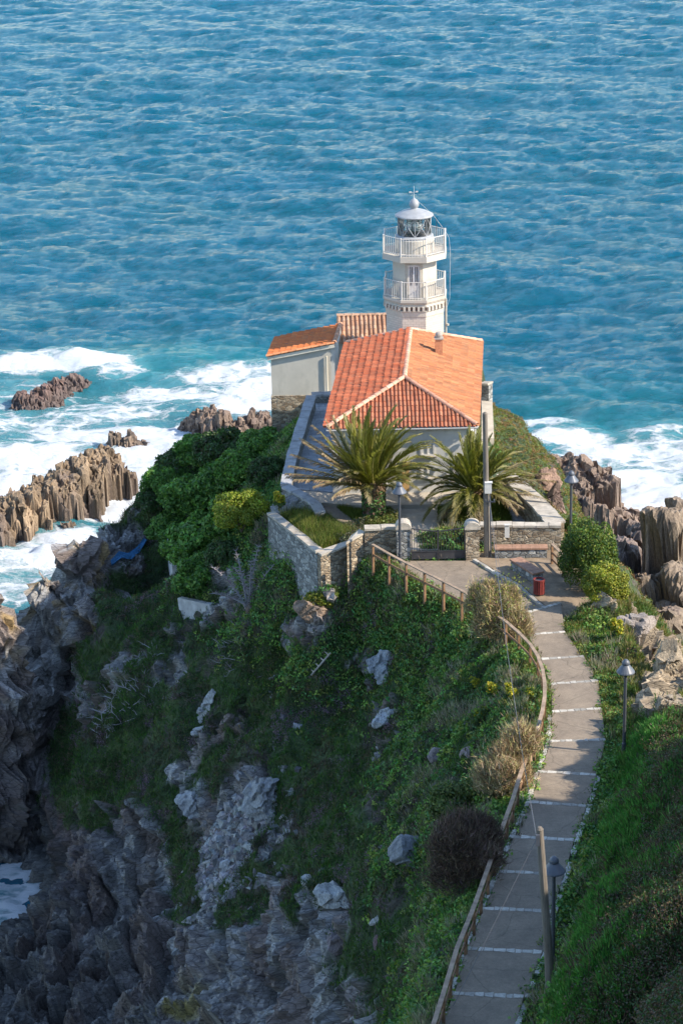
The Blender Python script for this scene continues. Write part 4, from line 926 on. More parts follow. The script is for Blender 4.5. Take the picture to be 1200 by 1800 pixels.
def litter_bin():
    b=at_z(947,1045,19.7); b[2]=19.69; root=empty('litter_bin',b,label='small red slatted litter bin at the end of the short bench',cat='bin')
    red=paint('red_bin_paint',(.17,.022,.018),.7,.2,6); m=MB(); n=14
    for k in range(n):
        a=2*math.pi*k/n; m.box((.24*math.cos(a),.24*math.sin(a),.40),(.03,.075,.66),a)
    m.build('slats',red,root); m=MB(); m.lathe([(.21,.08),(.21,.70)],16); m.build('liner',M_DARKM,root)
    m=MB(); m.lathe([(.25,.70),(.27,.72),(.27,.76),(.22,.76),(.21,.70)],20,cap=False); m.build('rim',red,root); m=MB(); m.tube([(0,.0,-.1),(0,0,.1)],.08); m.build('foot',M_DARKM,root)
litter_bin()
# small fixtures on the walls
m=MB(); q=at_y(891,935,104.7); m.box((0,0,0),(.22,.12,.6)); m.box((0,-.01,.33),(.27,.16,.05)); o=m.build('meter_niche',M_WHITE,None); o.location=[float(q[0]),float(104.78),float(q[2])]; tag(o,'small white meter box set in the right front wall','meter box')
# ---------------------------------------------------------------- wooden ladder, blue net, concrete stub wall
def ladder():
    a=hitg(543,1206);b=hitg(577,1160); root=empty('ladder',a,label='small bleached wooden ladder lying on the slope',cat='ladder'); d=b-a; s=unit(np.cross(d,[0,0,1]))*.28; up=np.array([0,0,.55])
    m1=MB(); m1.beam(-s+up,d-s+up,.05,.06); m1.build('stile',M_COPE,root); m1=MB(); m1.beam(s+up,d+s+up,.05,.06); m1.build('stile',M_COPE,root)
    for t in (.15,.4,.65,.9): m1=MB(); m1.beam(d*t-s+up,d*t+s+up,.04,.04); m1.build('rung',M_COPE,root)
ladder()
def net():
    a=[hitg(*p)+np.array([0,0,.22]) for p in ((196,1000),(212,988),(228,978),(243,968),(256,955))]; V=[];F=[]; c=a[0]
    for i,p in enumerate(a):
        for j in range(5):
            w=(.07+.17*math.sin(math.pi*(i+.6)/5)); V.append(p-c+np.array([.2*(j-2)*w*1.2,-.75*(j-2)*w,-.45*(j-2)*w*0+.12*math.sin(i*2.1+j*1.7)-.12*(j-2)*w]))
    for i in range(4):
        for j in range(4): F.append((i*5+j,i*5+j+1,i*5+j+6,i*5+j+5))
    mb=MB(); mb.add(V,F); o=mb.build('net',paint('blue_netting',(.03,.13,.26),.85,.4,9,.6),None); so_=o.modifiers.new('s','SOLIDIFY'); so_.thickness=.03; o.location=[float(v) for v in c]; tag(o,'crumpled blue fishing net snagged on the left cliff','net')
net()
cc=paint('old_concrete',(.42,.42,.42),.9,.25,2,.5,18,dirt=(.2,.2,.2))
def stub(label,pix,h,th):
    a=hitg(*pix[0]);b=hitg(*pix[1]); c=(a+b)/2; d=b-a; root=MB(); root.beam(a-c+np.array([0,0,h/2-.5]),b-c+np.array([0,0,h/2-.5]),th,h+1.0); o=root.build('concrete_wall',cc,None); o.location=[float(v) for v in c]; tag(o,label,'wall',group='broken concrete walls below the shrubs')
stub('pale broken concrete wall fragment under the lowest green shrub',((320,1078),(376,1088)),.75,.3)
stub('narrow pale concrete wall running down beside the green shrubs',((299,968),(309,1022)),.8,.3)
# ================================================================ ROCKS
def rockmat(name,extra=0):
    t=NT(name); c0=t.attr('Col','Color'); n=t.noise(7,7,.68,vec=t.co('Object',(1.6,1.6,.7))); n2=t.noise(25,4,.7)
    c=t.mix(1.0,c0,t.ramp(n,[(.28,.5),(.5,.95),(.72,1.5)]),'MULTIPLY'); c=t.mix(1.0,c,t.ramp(n2,[(.3,.8),(.7,1.2)]),'MULTIPLY')
    h=t.math('ADD',n,t.math('MULTIPLY',n2,.3)); return t.fin(c,.8,t.bump(h,.8,.10))
M_ROCK=rockmat('sea_rock')
def rockmass(name,label,line,size=(.42,1.6,1.5),ang=0.,res=.11,pw=2.2,col=(.24,.17,.105),dark=(.10,.075,.065),seed=1,stepf=.8,tilt=.5,group=None,jag=.55,base=-.7,lean=0.,sw=(.72,.28),gw=.45,frac=1.):
    ln=np.array(line,float); m=ln[:,3].max()+.8; x=np.arange(ln[:,0].min()-m,ln[:,0].max()+m,res); y=np.arange(ln[:,1].min()-m,ln[:,1].max()+m,res)
    X_,Y_=np.meshgrid(x,y); xr=X_.ravel();yr=Y_.ravel(); ca,sa=math.cos(ang),math.sin(ang)
    Pp=np.stack([xr,yr,0*xr],1); wob=.25*fbm(Pp*.8,3,seed)
    lx=(xr*ca+yr*sa+wob); ly=(-xr*sa+yr*ca)
    def lay(sz,s):
        F1,F2,r,o=cells(np.stack([lx/sz[0],ly/sz[1],0*lx+.5],1)*1.0,s); ox=o[:,0]*sz[0];oy=o[:,1]*sz[1]
        return ox*ca-oy*sa,ox*sa+oy*ca,r,F2-F1,o
    ox,oy,r,g,o=lay(size,seed*7); ox2,oy2,r2,g2,o2=lay((size[0]*.4,size[1]*.4),seed*7+3)
    def env(a,b):
        d,v=segdist(a,b,ln); w=v[:,1]*(1+.25*fbm(np.stack([a,b,0*a],1)*.6,2,seed+4)); return v[:,0]*(1-np.clip(d/w,0,1.6)**pw)
    e=env(xr-ox*stepf,yr-oy*stepf); e2=env(xr-ox2,yr-oy2); H=sw[0]*e+sw[1]*e2
    top=ln[:,2].max(); H=H+(r[:,0]-.6)*jag*np.clip(e,0,top)/max(top,.1)*1.3+(r2[:,0]-.5)*jag*.45+tilt*(o[:,0]*(r[:,1]-.5)+o[:,1]*(r[:,2]-.5))*size[0]*1.2
    H=H-gw*np.exp(-g*28)*np.clip(H+.6,0,1)-.16*np.exp(-g2*26)
    H=np.where(e<-.5,np.minimum(H,-.9),H)
    n0,n1=X_.shape; P_=np.stack([xr,yr,H],1); dd=(.30+.16*(frac-1))*blocky(P_,basis((1,.3,.25),(0,1,0)),(.34*frac,.7*frac,.6*frac),seed+9,.8)[0]+.12*blocky(P_,basis((1,.3,.25),(0,1,0)),(.14,.3,.3),seed+19,.8)[0]
    gy_=np.gradient(H.reshape(n0,n1),res,axis=0).ravel();gx_=np.gradient(H.reshape(n0,n1),res,axis=1).ravel(); Nv=np.stack([-gx_,-gy_,np.ones_like(gx_)],1);Nv/=np.linalg.norm(Nv,axis=1)[:,None]
    P_=P_+Nv*dd[:,None]; P_[:,0]+=lean*np.clip(H,0,20)
    idx=np.arange(n0*n1).reshape(n0,n1); F=np.stack([idx[:-1,:-1],idx[:-1,1:],idx[1:,1:],idx[1:,:-1]],-1).reshape(-1,4); F=F[(H[F].max(1)>base)]
    used=np.unique(F); rm=-np.ones(n0*n1,int); rm[used]=np.arange(len(used))
    C=np.array(col)*(.62+.75*r[:,3:4])*(.8+.4*r2[:,3:4]); wet=sstep(1.1,.1,H+.5*fbm(P_*1.2,3,seed+5))[:,None]; C=C+(np.array(dark)-C)*wet*.85
    dk=sstep(.1,.4,fbm(P_*.7,3,seed+6))[:,None]; C=C+(np.array(dark)*1.4-C)*dk*.6
    c=P_[used].mean(0); c[2]=0
    o=mesh_np(name,P_[used]-c,rm[F],M_ROCK,None,smooth=False,col=C[used],loc=c); tag(o,label,'rock',group); return o
def L_(l):
    out=[]
    for px,py,z,w in l:
        p=at_z(px,py,z); out.append((p[0],p[1],z,w))
    return out
G='rocks rising out of the surf'
rockmass('sea_rock','largest brown ridge of upright rock blades in the surf at the left edge',L_([(-60,905,2.4,1.8),(10,880,2.6,1.9),(60,857,2.9,2.1),(110,833,3.1,2.2),(150,807,3.2,2.2),(183,788,3.3,2.1),(212,806,2.6,1.8),(226,830,1.4,1.2)]),seed=3,jag=.34,size=(.55,2.0),ang=.2,pw=4.5,tilt=1.4,group=G)
rockmass('sea_rock','broken dark reddish rocks far out in the foam at the upper left',L_([(40,705,.6,1.1),(62,690,.9,1.3),(85,674,1.2,1.3),(108,664,.7,1.2),(128,659,.6,1.2)]),seed=5,col=(.17,.105,.085),jag=.7,size=(.5,.9),pw=2,group=G)
rockmass('sea_rock','low rock stub left of the broken reddish rocks in the foam',L_([(38,690,.9,.9),(45,703,.6,.7)]),seed=15,col=(.17,.105,.085),jag=.5,size=(.5,.9),pw=2,group=G)
rockmass('sea_rock','small jagged rock between the blade ridge and the shrubby point',L_([(205,765,1.3,1.1),(225,756,1.7,1.2),(243,766,1.2,.9)]),seed=6,col=(.19,.14,.10),jag=.7,size=(.45,.9),group=G)
rockmass('sea_rock','tiny wash covered rock just below the small jagged one',L_([(236,786,.5,.9),(246,788,.5,.7)]),seed=7,col=(.13,.10,.08),jag=.4,size=(.4,.7),group=G)
rockmass('sea_rock','brown pinnacled rocks behind the yellow tipped shrubs',L_([(345,722,1.8,1.7),(372,715,2.6,2.0),(395,728,2.4,2.0),(418,742,1.8,1.4)]),seed=8,jag=.8,size=(.5,1.0),col=(.20,.14,.10),group=G)
rockmass('sea_rock','dark rocks at the foot of the grey annex',L_([(440,728,1.8,1.2),(455,718,1.8,1.4)]),seed=9,jag=.6,size=(.5,1.0),col=(.17,.12,.09),group=G)
rockmass('sea_rock','little brown rock in the surf in front of the blade ridge',L_([(115,922,.5,.6),(128,918,.7,.7)]),seed=10,jag=.4,size=(.35,.6),group=G)
rockmass('sea_rock','broad brown rock shelf in the surf behind the street lamp on the right',L_([(985,803,4.0,2.6),(1020,812,5.0,3.4),(1040,850,4.5,3.8),(1062,885,3.2,3.2),(1095,905,1.6,2.0)]),seed=11,jag=.35,size=(1.5,2.0),ang=.6,col=(.19,.135,.10),tilt=.9,pw=3.5,group=G,stepf=1,sw=(.85,.15),gw=.8,frac=2.2)
rockmass('sea_rock','dark rounded tooth of rock near the foam at the right',L_([(1088,950,4.6,1.8),(1105,945,5.5,2.2),(1118,980,5.0,2.6)]),seed=12,jag=.4,size=(1.3,1.6),col=(.15,.11,.10),tilt=.9,pw=4,res=.12,group=G,stepf=1,sw=(.85,.15),gw=.8,frac=2.2)
rockmass('sea_rock','tall dark fractured cliff stack at the right edge, lit on its right flank',L_([(1140,945,8.6,2.6),(1165,942,10.2,3.2),(1140,990,8.0,4.0),(1150,1040,7.0,4.5)]),seed=13,jag=.8,size=(2.6,4.2),ang=-.5,col=(.19,.145,.125),tilt=1.0,pw=5,res=.12,group=G,lean=-.10,stepf=1,sw=(.9,.1),gw=1.2,frac=2.8)
rockmass('sea_rock','highest sunlit ochre slab of rock at the far right edge',L_([(1192,918,11.5,2.8),(1215,890,12.5,3.6),(1200,1010,9.5,4.2),(1195,1080,8.5,4.0)]),seed=14,jag=.6,size=(3.0,5.0),ang=-.5,col=(.24,.18,.125),tilt=1.0,pw=5,res=.12,group=G,lean=-.12,stepf=1,sw=(.92,.08),gw=1.2,frac=3.2)
# boulders and outcrops on the slope
def boulder(label,px,py,sz,seed,col=(.36,.38,.40),rot=0,cuts=7,flat=1.,sink=.25,tl=0,name='boulder'):
    """angular boulder: a fine sphere cut by planes, then roughened"""
    n0,n1=40,64; u=np.linspace(.02,math.pi-.02,n0); v=np.linspace(0,2*math.pi,n1,endpoint=False); UU,VV=np.meshgrid(u,v,indexing='ij')
    D=np.stack([np.sin(UU)*np.cos(VV),np.sin(UU)*np.sin(VV),np.cos(UU)],-1).reshape(-1,3); rg=np.random.default_rng(seed)
    Nn=rg.normal(size=(cuts+2,3));Nn/=np.linalg.norm(Nn,axis=1)[:,None]; dd=rg.uniform(.5,.85,cuts+2)
    r=np.min(np.where(D@Nn.T>.05,dd/np.clip(D@Nn.T,.05,1),9),1); r=np.minimum(r,1.15)
    P_=D*r[:,None]; P_=P_*np.array(sz)/2; P_+= (D*(.075*max(sz)*blocky(P_*1.0+seed,B2,(.22,.7,.5),seed,1)[0][:,None])+D*.03*fbm(P_*4,3,seed)[:,None])
    M=np.array((Matrix.Rotation(rot,3,'Z')@Matrix.Rotation(tl,3,'Y')).to_3x3()); P_=P_@M.T
    idx=np.arange(n0*n1).reshape(n0,n1); F=np.stack([idx[:-1,:],idx[1:,:],np.roll(idx,-1,1)[1:,:],np.roll(idx,-1,1)[:-1,:]],-1).reshape(-1,4)
    g=hitg(px,py); c=np.array([g[0],g[1],g[2]+sz[2]*(.5-sink)]); q=vnoise(P_*3+seed,3)[:,None]
    o=mesh_np(name,P_,F,M_ROCK,None,smooth=False,col=np.array(col)*(1+.25*q),loc=c); tag(o,label,'boulder',group='boulders on the slope'); return o
boulder('largest pale blue grey boulder in the middle of the green slope',680,1180,(2.1,1.5,1.9),61,rot=.3)
boulder('slanted pale slab boulder below the largest one',676,1270,(1.5,.8,1.0),22,rot=.5,tl=-.5)
boulder('small pale stone poking out above the slanted slab',688,1240,(.5,.35,.5),23)
boulder('grey block outcrop near the brown round bush',716,1522,(1.5,1.2,1.5),24,col=(.24,.25,.26),rot=.2)
boulder('narrow grey block just left of the outcrop block',674,1512,(.8,.7,.8),25,col=(.26,.26,.24))
boulder('pale flat topped block above the lower cliff',588,1590,(1.7,1.4,1.2),26,col=(.38,.38,.36),rot=.3)
boulder('purplish layered rock below the flat topped block',592,1668,(1.2,1.0,1.1),27,col=(.20,.17,.18))
boulder('dark red rock right of the purplish layered one',665,1665,(.7,.6,.6),28,col=(.16,.10,.10))
boulder('brown cleft rock under the garden corner wall',548,1090,(1.7,1.2,1.5),29,col=(.25,.18,.13),rot=.5)
boulder('small pale rock between ladder and dead shrub',474,1230,(.8,.6,.6),30)
boulder('pale broken rock left of the ladder',487,1205,(.9,.6,.6),31)
boulder('little reddish boulder among grass near the path edge',823,1345,(.7,.6,.6),32,col=(.24,.19,.18))
boulder('brown tilted boulder left of the little reddish one',775,1335,(.9,.6,.8),33,col=(.20,.17,.17),tl=.4)
boulder('white pointed stone on the lower cliff edge',540,1555,(.6,.5,.9),34,col=(.45,.45,.44))
boulder('pale triangular stone above the purplish rock',664,1625,(.7,.4,.6),35,col=(.42,.42,.42))
boulder('tall sunlit tan slab standing on the right bank',1165,1195,(1.0,.9,2.0),36,col=(.30,.24,.165),tl=.35,rot=-.3)
boulder('dark jagged rock behind the flowering stalk on the right',1120,1118,(2.0,1.3,1.5),37,col=(.27,.23,.20),rot=.4)
boulder('pointed tan boulder below the trimmed hedge',1060,1085,(1.2,.9,1.1),38,col=(.36,.29,.20),tl=.3)
boulder('sunlit tan boulder among dry grass at the right',1140,1245,(1.6,1.0,1.2),39,col=(.32,.26,.18),rot=.2)
boulder('low tan rock at the shadow line on the right bank',1180,1262,(1.8,1.0,1.1),40,col=(.30,.24,.165),rot=.4)
boulder('grey stone half buried in the shaded gorse bank',1074,1462,(.7,.4,.35),41,col=(.30,.30,.30))
boulder('mossy rock mound inside the left garden corner',512,905,(2.2,1.5,1.2),42,col=(.27,.27,.27))
boulder('reddish earthy rock beyond the side parapet',958,868,(1.6,1.2,1.6),43,col=(.27,.17,.12),rot=.4)
boulder('dark brown rock under the ice plant slope',972,900,(1.4,1.0,1.9),44,col=(.20,.13,.10))
boulder('pale rib of rock on the left green slope',362,1262,(.6,.5,1.9),45,col=(.34,.35,.35),tl=.35)
boulder('slim pale rock streak above the lower left cliff',352,1292,(.9,.4,.7),46,col=(.40,.41,.42),tl=.6)
boulder('layered grey bluff standing left of the shaded scree',460,1420,(1.7,1.6,3.0),47,col=(.27,.28,.29),rot=.3,sink=.4)
boulder('rounded pale rock at the top of the scree',340,1420,(1.9,1.2,1.3),48,col=(.33,.34,.35),sink=.35)
boulder('pale oval stone lying in the scree',395,1530,(.8,.6,1.0),49,col=(.42,.43,.45))

# loose stones of the scree and of the lower cliff
def loose_stones():
    rg=np.random.default_rng(17); sc=np.array(SCREE); q=rg.uniform(sc.min(0)-1.2,sc.max(0)+1.2,(4200,2)); d=polydist(q[:,0],q[:,1],SCREE); q=q[(d<.1)|(rg.random(len(q))<.04)]
    q=q[ground_z(q[:,0],q[:,1])<14]; n=len(q); z,_,_=gsurf(q[:,0],q[:,1]); s=.05+.16*rg.random(n)**3.2+.03; base=np.array([(-1,-1,-.6),(1,-1,-.6),(1,1,-.6),(-1,1,-.6),(-.7,-.6,.6),(.8,-.7,.5),(.6,.7,.7),(-.8,.6,.4)])
    V=base[None]*(1+.35*rg.normal(size=(n,8,3)))*s[:,None,None]; a=rg.uniform(0,6.28,n); ca,sa=np.cos(a)[:,None],np.sin(a)[:,None]; V=np.stack([V[...,0]*ca-V[...,1]*sa,V[...,0]*sa+V[...,1]*ca,V[...,2]],-1)+np.c_[q,z+s*.3][:,None]
    f=np.array([(4,5,6,7),(0,1,5,4),(1,2,6,5),(2,3,7,6),(3,0,4,7)]); F=(f[None]+8*np.arange(n)[:,None,None]).reshape(-1,4); C=np.repeat((np.array([.24,.235,.235])*rg.uniform(.4,1.6,(n,1)))*(1+.04*rg.normal(size=(n,3))),8,0)
    o=mesh_np('loose_stones',V.reshape(-1,3),F,M_ROCK,None,col=np.clip(C,.02,.8)); tag(o,'pale loose stones strewn over the scree','stones',kind='stuff')
loose_stones()
# ================================================================ VEGETATION
def leafmat(name,trans=.28,rough=.55,spec=.35):
    t=NT(name); c=t.attr('Col','Color'); t.set(t.b,'Base Color',c); t.b.inputs['Roughness'].default_value=rough; t.b.inputs['Specular IOR Level'].default_value=spec
    tl=t.n('BsdfTranslucent'); t.L.new(t.mix(1.0,c,(1.25,1.35,.6),'MULTIPLY'),tl.inputs[0]); mx=t.n('MixShader'); mx.inputs[0].default_value=trans
    t.L.new(t.b.outputs[0],mx.inputs[1]); t.L.new(tl.outputs[0],mx.inputs[2]); t.L.new(mx.outputs[0],t.out.inputs[0]); return t.m
M_LEAF=leafmat('leaves'); M_BLADE=leafmat('grass_blades',.22,.7,.2); M_TWIG=leafmat('dry_twigs',.0,.9,.1)
M_BARK=paint('bark',(.12,.09,.07),.9,.3,8,.5)
def pal(cols,n,rg,var=.25):
    cols=np.array(cols,float); c=cols[rg.integers(0,len(cols),n)]; return np.clip(c*(1+var*(rg.random((n,1))*2-1))*(1+.08*rg.normal(size=(n,3))),.003,1)
def leaf_quads(Pc,Nv,size,rg,aspect=.55,jit=.8):
    """rhombic leaves, one quad each"""
    n=len(Pc); N_=Nv+jit*rg.normal(size=(n,3)); N_/=np.linalg.norm(N_,axis=1)[:,None]
    a=rg.normal(size=(n,3)); T=np.cross(N_,a); T/=np.linalg.norm(T,axis=1)[:,None]; B_=np.cross(N_,T); s=(size*(.6+.8*rg.random(n)))[:,None]
    V=np.stack([Pc-T*s*.5,Pc+B_*s*aspect*.5+N_*s*.08,Pc+T*s*.5,Pc-B_*s*aspect*.5+N_*s*.08],1).reshape(-1,3); F=np.arange(4*n).reshape(n,4); return V,F
def crown_points(n,rad,rg,lumps=26,depth=.30,low=-.35,noise=.25,seed=0):
    """points scattered through clumps sitting on an uneven crown"""
    L=rg.normal(size=(lumps*3,3)); L/=np.linalg.norm(L,axis=1)[:,None]; L=L[L[:,2]>low][:lumps]; k=len(L)
    lr=rg.uniform(.22,.42,k); lc=L*(1-lr*.75)[:,None]*rg.uniform(.82,1.12,(k,1))
    w=lr**2; ch=rg.choice(k,n,p=w/w.sum()); d=rg.normal(size=(n,3)); d/=np.linalg.norm(d,axis=1)[:,None]
    d+=L[ch]*.55; d/=np.linalg.norm(d,axis=1)[:,None]
    rr=lr[ch]*(1-depth*rg.random(n)**1.5*2*.5)*(1+noise*(rg.random(n)-.4)); P_=(lc[ch]+d*rr[:,None]); tone=rg.random(k)[ch]
    return P_*np.array(rad),d,tone
def crown_mesh(name,rad,n,leaf,cols,seed,parent=None,lumps=26,mat=None,aspect=.6,low=-.35,jit=.7,inner=.2,tip=None):
    rg=np.random.default_rng(seed); P_,d,tone=crown_points(n,rad,rg,lumps,low=low); k=int(n*inner)
    q=rg.normal(size=(k,3)); q/=np.linalg.norm(q,axis=1)[:,None]; q[:,2]=np.abs(q[:,2])*np.sign(q[:,2]+.6); Pi=q*(rg.random((k,1))**.4*.72)*np.array(rad); 
    PA=np.r_[P_,Pi];DA=np.r_[d,q]; V,F=leaf_quads(PA,DA,np.full(len(PA),leaf),rg,aspect,jit)
    C=pal(cols,len(PA),rg); C[:n]*=(.78+.44*tone)[:,None]
    if tip is not None:
        m=rg.random(len(PA))<tip[1]; C[m]=pal([tip[0]],m.sum(),rg)
    C=np.repeat(C,4,0); return mesh_np(name,V,F,mat or M_LEAF,parent,smooth=False,col=C)
def branches(name,rad,seed,parent,n=9,r=.05,mat=None,h0=-.9):
    rg=random.Random(seed); m=MB()
    for i in range(n):
        a=rg.uniform(0,6.28); e=rg.uniform(.35,1.4); L=rg.uniform(.7,.95); p=[(0,0,h0*rad[2]),(L*.4*math.cos(a)*math.cos(e)*rad[0],L*.4*math.sin(a)*math.cos(e)*rad[1],(h0*.4+L*.25*math.sin(e))*rad[2]),(L*math.cos(a)*math.cos(e)*rad[0],L*math.sin(a)*math.cos(e)*rad[1],L*math.sin(e)*rad[2])]
        m.tube(p,[r,r*.6,r*.15],5,cap=False)
    return m.build(name,mat or M_BARK,parent)
GRN=[(.07,.17,.03),(.10,.21,.04),(.14,.25,.045),(.055,.12,.03)]
YEL=[(.14,.17,.02),(.19,.20,.025),(.10,.14,.02),(.22,.21,.03)]
# ---- the shrub mass on the left shoulder: individual shrubs, copies of three kinds
SH=[]
def shrub_proto(seed,cols,n=7500,leaf=.14):
    root=empty('broadleaf_shrub',(0,0,0)); crown_mesh('crown',(1,1,.85),n,leaf,cols,seed,root,lumps=34); branches('trunk',(1,1,.85),seed,root,9,.045); return root
protos=[shrub_proto(1,GRN),shrub_proto(2,[(.10,.22,.04),(.14,.26,.045),(.07,.15,.03)]),shrub_proto(3,[(.045,.10,.028),(.06,.12,.03),(.08,.09,.045)],6000)]
shr=[(300,940,1.5,0,'green shrub at the lower left corner of the shrub mass'),(345,985,1.7,1,'green shrub hanging over the pale concrete wall fragment'),(350,1040,1.4,0,'lowest green shrub sitting on the concrete wall fragment'),
 (290,870,1.3,1,'green shrub nearest the surf on the left shoulder'),(335,890,1.6,1,'bright green shrub in the middle of the left shrub mass'),(390,880,1.8,0,'broad green shrub left of the terrace parapet corner'),
 (430,850,1.6,1,'green shrub close under the terrace parapet'),(460,800,1.3,0,'green shrub beside the middle of the terrace parapet'),(495,760,1.1,1,'small green shrub against the parapet below the annex'),
 (395,820,1.7,2,'dark twiggy shrub in the upper shrub mass'),(350,810,1.5,0,'green shrub on the outer upper edge above the surf'),(430,775,1.5,2,'dark olive shrub below the annex stone base'),(390,770,1.4,2,'dark shrub behind the brown pinnacled rocks'),
 (405,945,1.5,0,'green shrub above the grey dead palm fronds'),(375,930,1.3,1,'mid green shrub between the broad shrub and the yellow one'),(310,830,1.2,2,'dark shrub on the seaward rim of the shoulder'),
 (470,850,1.1,2,'dark shrub wedged behind the parapet corner'),(500,715,1.0,0,'small shrub at the annex foot'),(365,1010,1.1,0,'small dense shrub between concrete walls'),(395,1000,1.0,2,'dark small shrub beside the dead palm'),(460,735,1.2,2,'low dark shrub under the annex wall'),(270,900,1.0,2,'small dark shrub on the grassy rim'),(350,955,1.2,2,'shadowy shrub behind the lower green ones')]
used_p=set(); 
for i,(px,py,r,k,lab) in enumerate(shr):
    g=hitg(px,py); o=protos[k] if k not in used_p else copy_tree(protos[k]); used_p.add(k)
    o.location=(float(g[0]),float(g[1]),float(g[2])+r*.35); o.rotation_euler=(0,0,i*1.7); o.scale=(r*(.9+.2*((i*37)%10)/10),r,r*(.8+.25*((i*53)%10)/10)); tag(o,lab,'shrub','green shrubs on the left shoulder')
def bush(name,label,px,py,rad,n,leaf,cols,seed,cat='bush',dz=.6,lumps=26,group=None,tip=None,pos=None,low=-.35,mat=None,aspect=.6,inner=.2):
    g=hitg(px,py) if pos is None else np.array(pos); root=empty(name,(g[0],g[1],g[2]+rad[2]*dz),label=label,cat=cat,group=group)
    crown_mesh('crown',rad,n,leaf,cols,seed,root,lumps,tip=tip,low=low,mat=mat,aspect=aspect,inner=inner); branches('trunk',rad,seed,root,8,.04); return root
bush('yellow_green_shrub','sunlit yellow green shrub left of the leaning retaining wall',425,955,(1.45,1.3,1.15),9000,.12,[(.24,.28,.03),(.30,.32,.04),(.17,.22,.03)],31,dz=1.35)  # leaf colours brightened to stand in for sunlight
bush('yellow_green_shrub','small yellow tipped shrub at the seaward top of the shrub mass',392,757,(1.3,1.0,.8),3500,.10,YEL+GRN,32)
bush('yellow_green_shrub','yellow tipped twiggy shrub above the surf shadow',345,785,(1.0,.9,.7),2500,.10,YEL+GRN,33)
bush('yellow_green_shrub','little yellow green bush under the garden corner wall',560,1050,(.75,.6,.5),1800,.11,YEL,34)
# hedge right of the path: dense upright box of leaves with a yellow front lobe
bush('trimmed_hedge','tall dense dark green hedge between the bench square and the right lamp',1034,1040,(1.3,1.35,1.95),19000,.10,[(.06,.12,.018),(.10,.16,.022),(.15,.18,.022),(.04,.08,.018)],41,cat='hedge',dz=.75,lumps=46)
bush('trimmed_hedge','yellow green leafy lobe at the front of the tall hedge',1062,1080,(1.0,.9,1.1),9000,.10,[(.24,.26,.03),(.32,.31,.04),(.16,.20,.03)],42,cat='hedge',dz=.8,lumps=26)
bush('trimmed_hedge','small green bush climbing up the right end of the front wall',1005,950,(.5,.6,.9),2200,.10,YEL+GRN,43,cat='hedge',dz=.4,lumps=20)
bush('evergreen_bush','rounded leathery leaved bush with sunlit top left of the path',822,1447,(1.5,1.3,1.1),7500,.12,[(.14,.17,.05),(.10,.14,.04),(.06,.10,.03)],44,dz=.5)
def twig_bush(label,px,py,rad,n,cols,seed,dz=.45,wid=.011,green=0,twl=.30,name='dry_bush'):
    g=hitg(px,py); rg=np.random.default_rng(seed); root=empty(name,(g[0],g[1],g[2]+rad[2]*.1),label=label,cat='bush',group='round twiggy bushes beside the fence')
    d=rg.normal(size=(n,3)); d[:,2]=np.abs(d[:,2])*1.1+.12; d/=np.linalg.norm(d,axis=1)[:,None]; rr=.35+.65*rg.random(n)**.45; lump=1+.30*fbm(d*2.6+seed,4,seed)
    lc=np.r_[[[0,0,0,.78]],np.c_[rg.uniform(-.55,.55,(7,2)),rg.uniform(-.05,.75,7),rg.uniform(.30,.55,7)]]; li=rg.choice(8,n,p=(lc[:,3]**2)/(lc[:,3]**2).sum())
    rr=rr*(1+.35*(rg.random(n)<.12)*rg.random(n)); b=(lc[li,:3]+d*(rr*lump*lc[li,3])[:,None])*np.array(rad)*np.array([1,1,1.35]); up=d*.95+np.array([0,0,.45])+.4*rg.normal(size=(n,3)); up/=np.linalg.norm(up,axis=1)[:,None]; L=twl*(.5+rg.random(n))[:,None]; s=np.cross(up,rg.normal(size=(n,3)));s/=np.linalg.norm(s,axis=1)[:,None]; s*=wid
    t0=b-up*L; V=np.stack([t0-s,t0+s,b],1).reshape(-1,3); F=np.arange(3*n).reshape(n,3); C=np.repeat(pal(cols,n,rg,.35),3,0); mesh_np('crown',V,F,M_TWIG,root,col=C)
    branches('trunk',(rad[0]*.8,rad[1]*.8,rad[2]*1.2),seed,root,16,.03,h0=0)
    if green: 
        P_,dd,t_=crown_points(green,(rad[0],rad[1],rad[2]*1.3),rg,20,low=0); P_[:,2]+=rad[2]*.3; V,F=leaf_quads(P_,dd,np.full(green,.09),rg); mesh_np('leaves',V,F,M_LEAF,root,col=np.repeat(pal(YEL,green,rg),4,0))
    return root
DRY=[(.27,.20,.11),(.20,.14,.08),(.34,.27,.16),(.15,.11,.07),(.22,.21,.09)]
DRY2=[tuple(1.6*v for v in c) for c in DRY]
twig_bush('large tan twiggy bush growing through the fence at the path bend',872,1124,(1.6,1.3,2.05),36000,DRY2+[(.30,.29,.10)],51,green=500)
twig_bush('tan and brown twiggy bush half way down the fence, left of the path',884,1396,(1.6,1.25,1.5),26000,DRY2,52)
twig_bush('dark brown round twiggy bush in the shade beside the lower fence',810,1566,(1.75,1.4,1.9),30000,[(.15,.105,.08),(.10,.075,.06),(.20,.145,.10)],53)
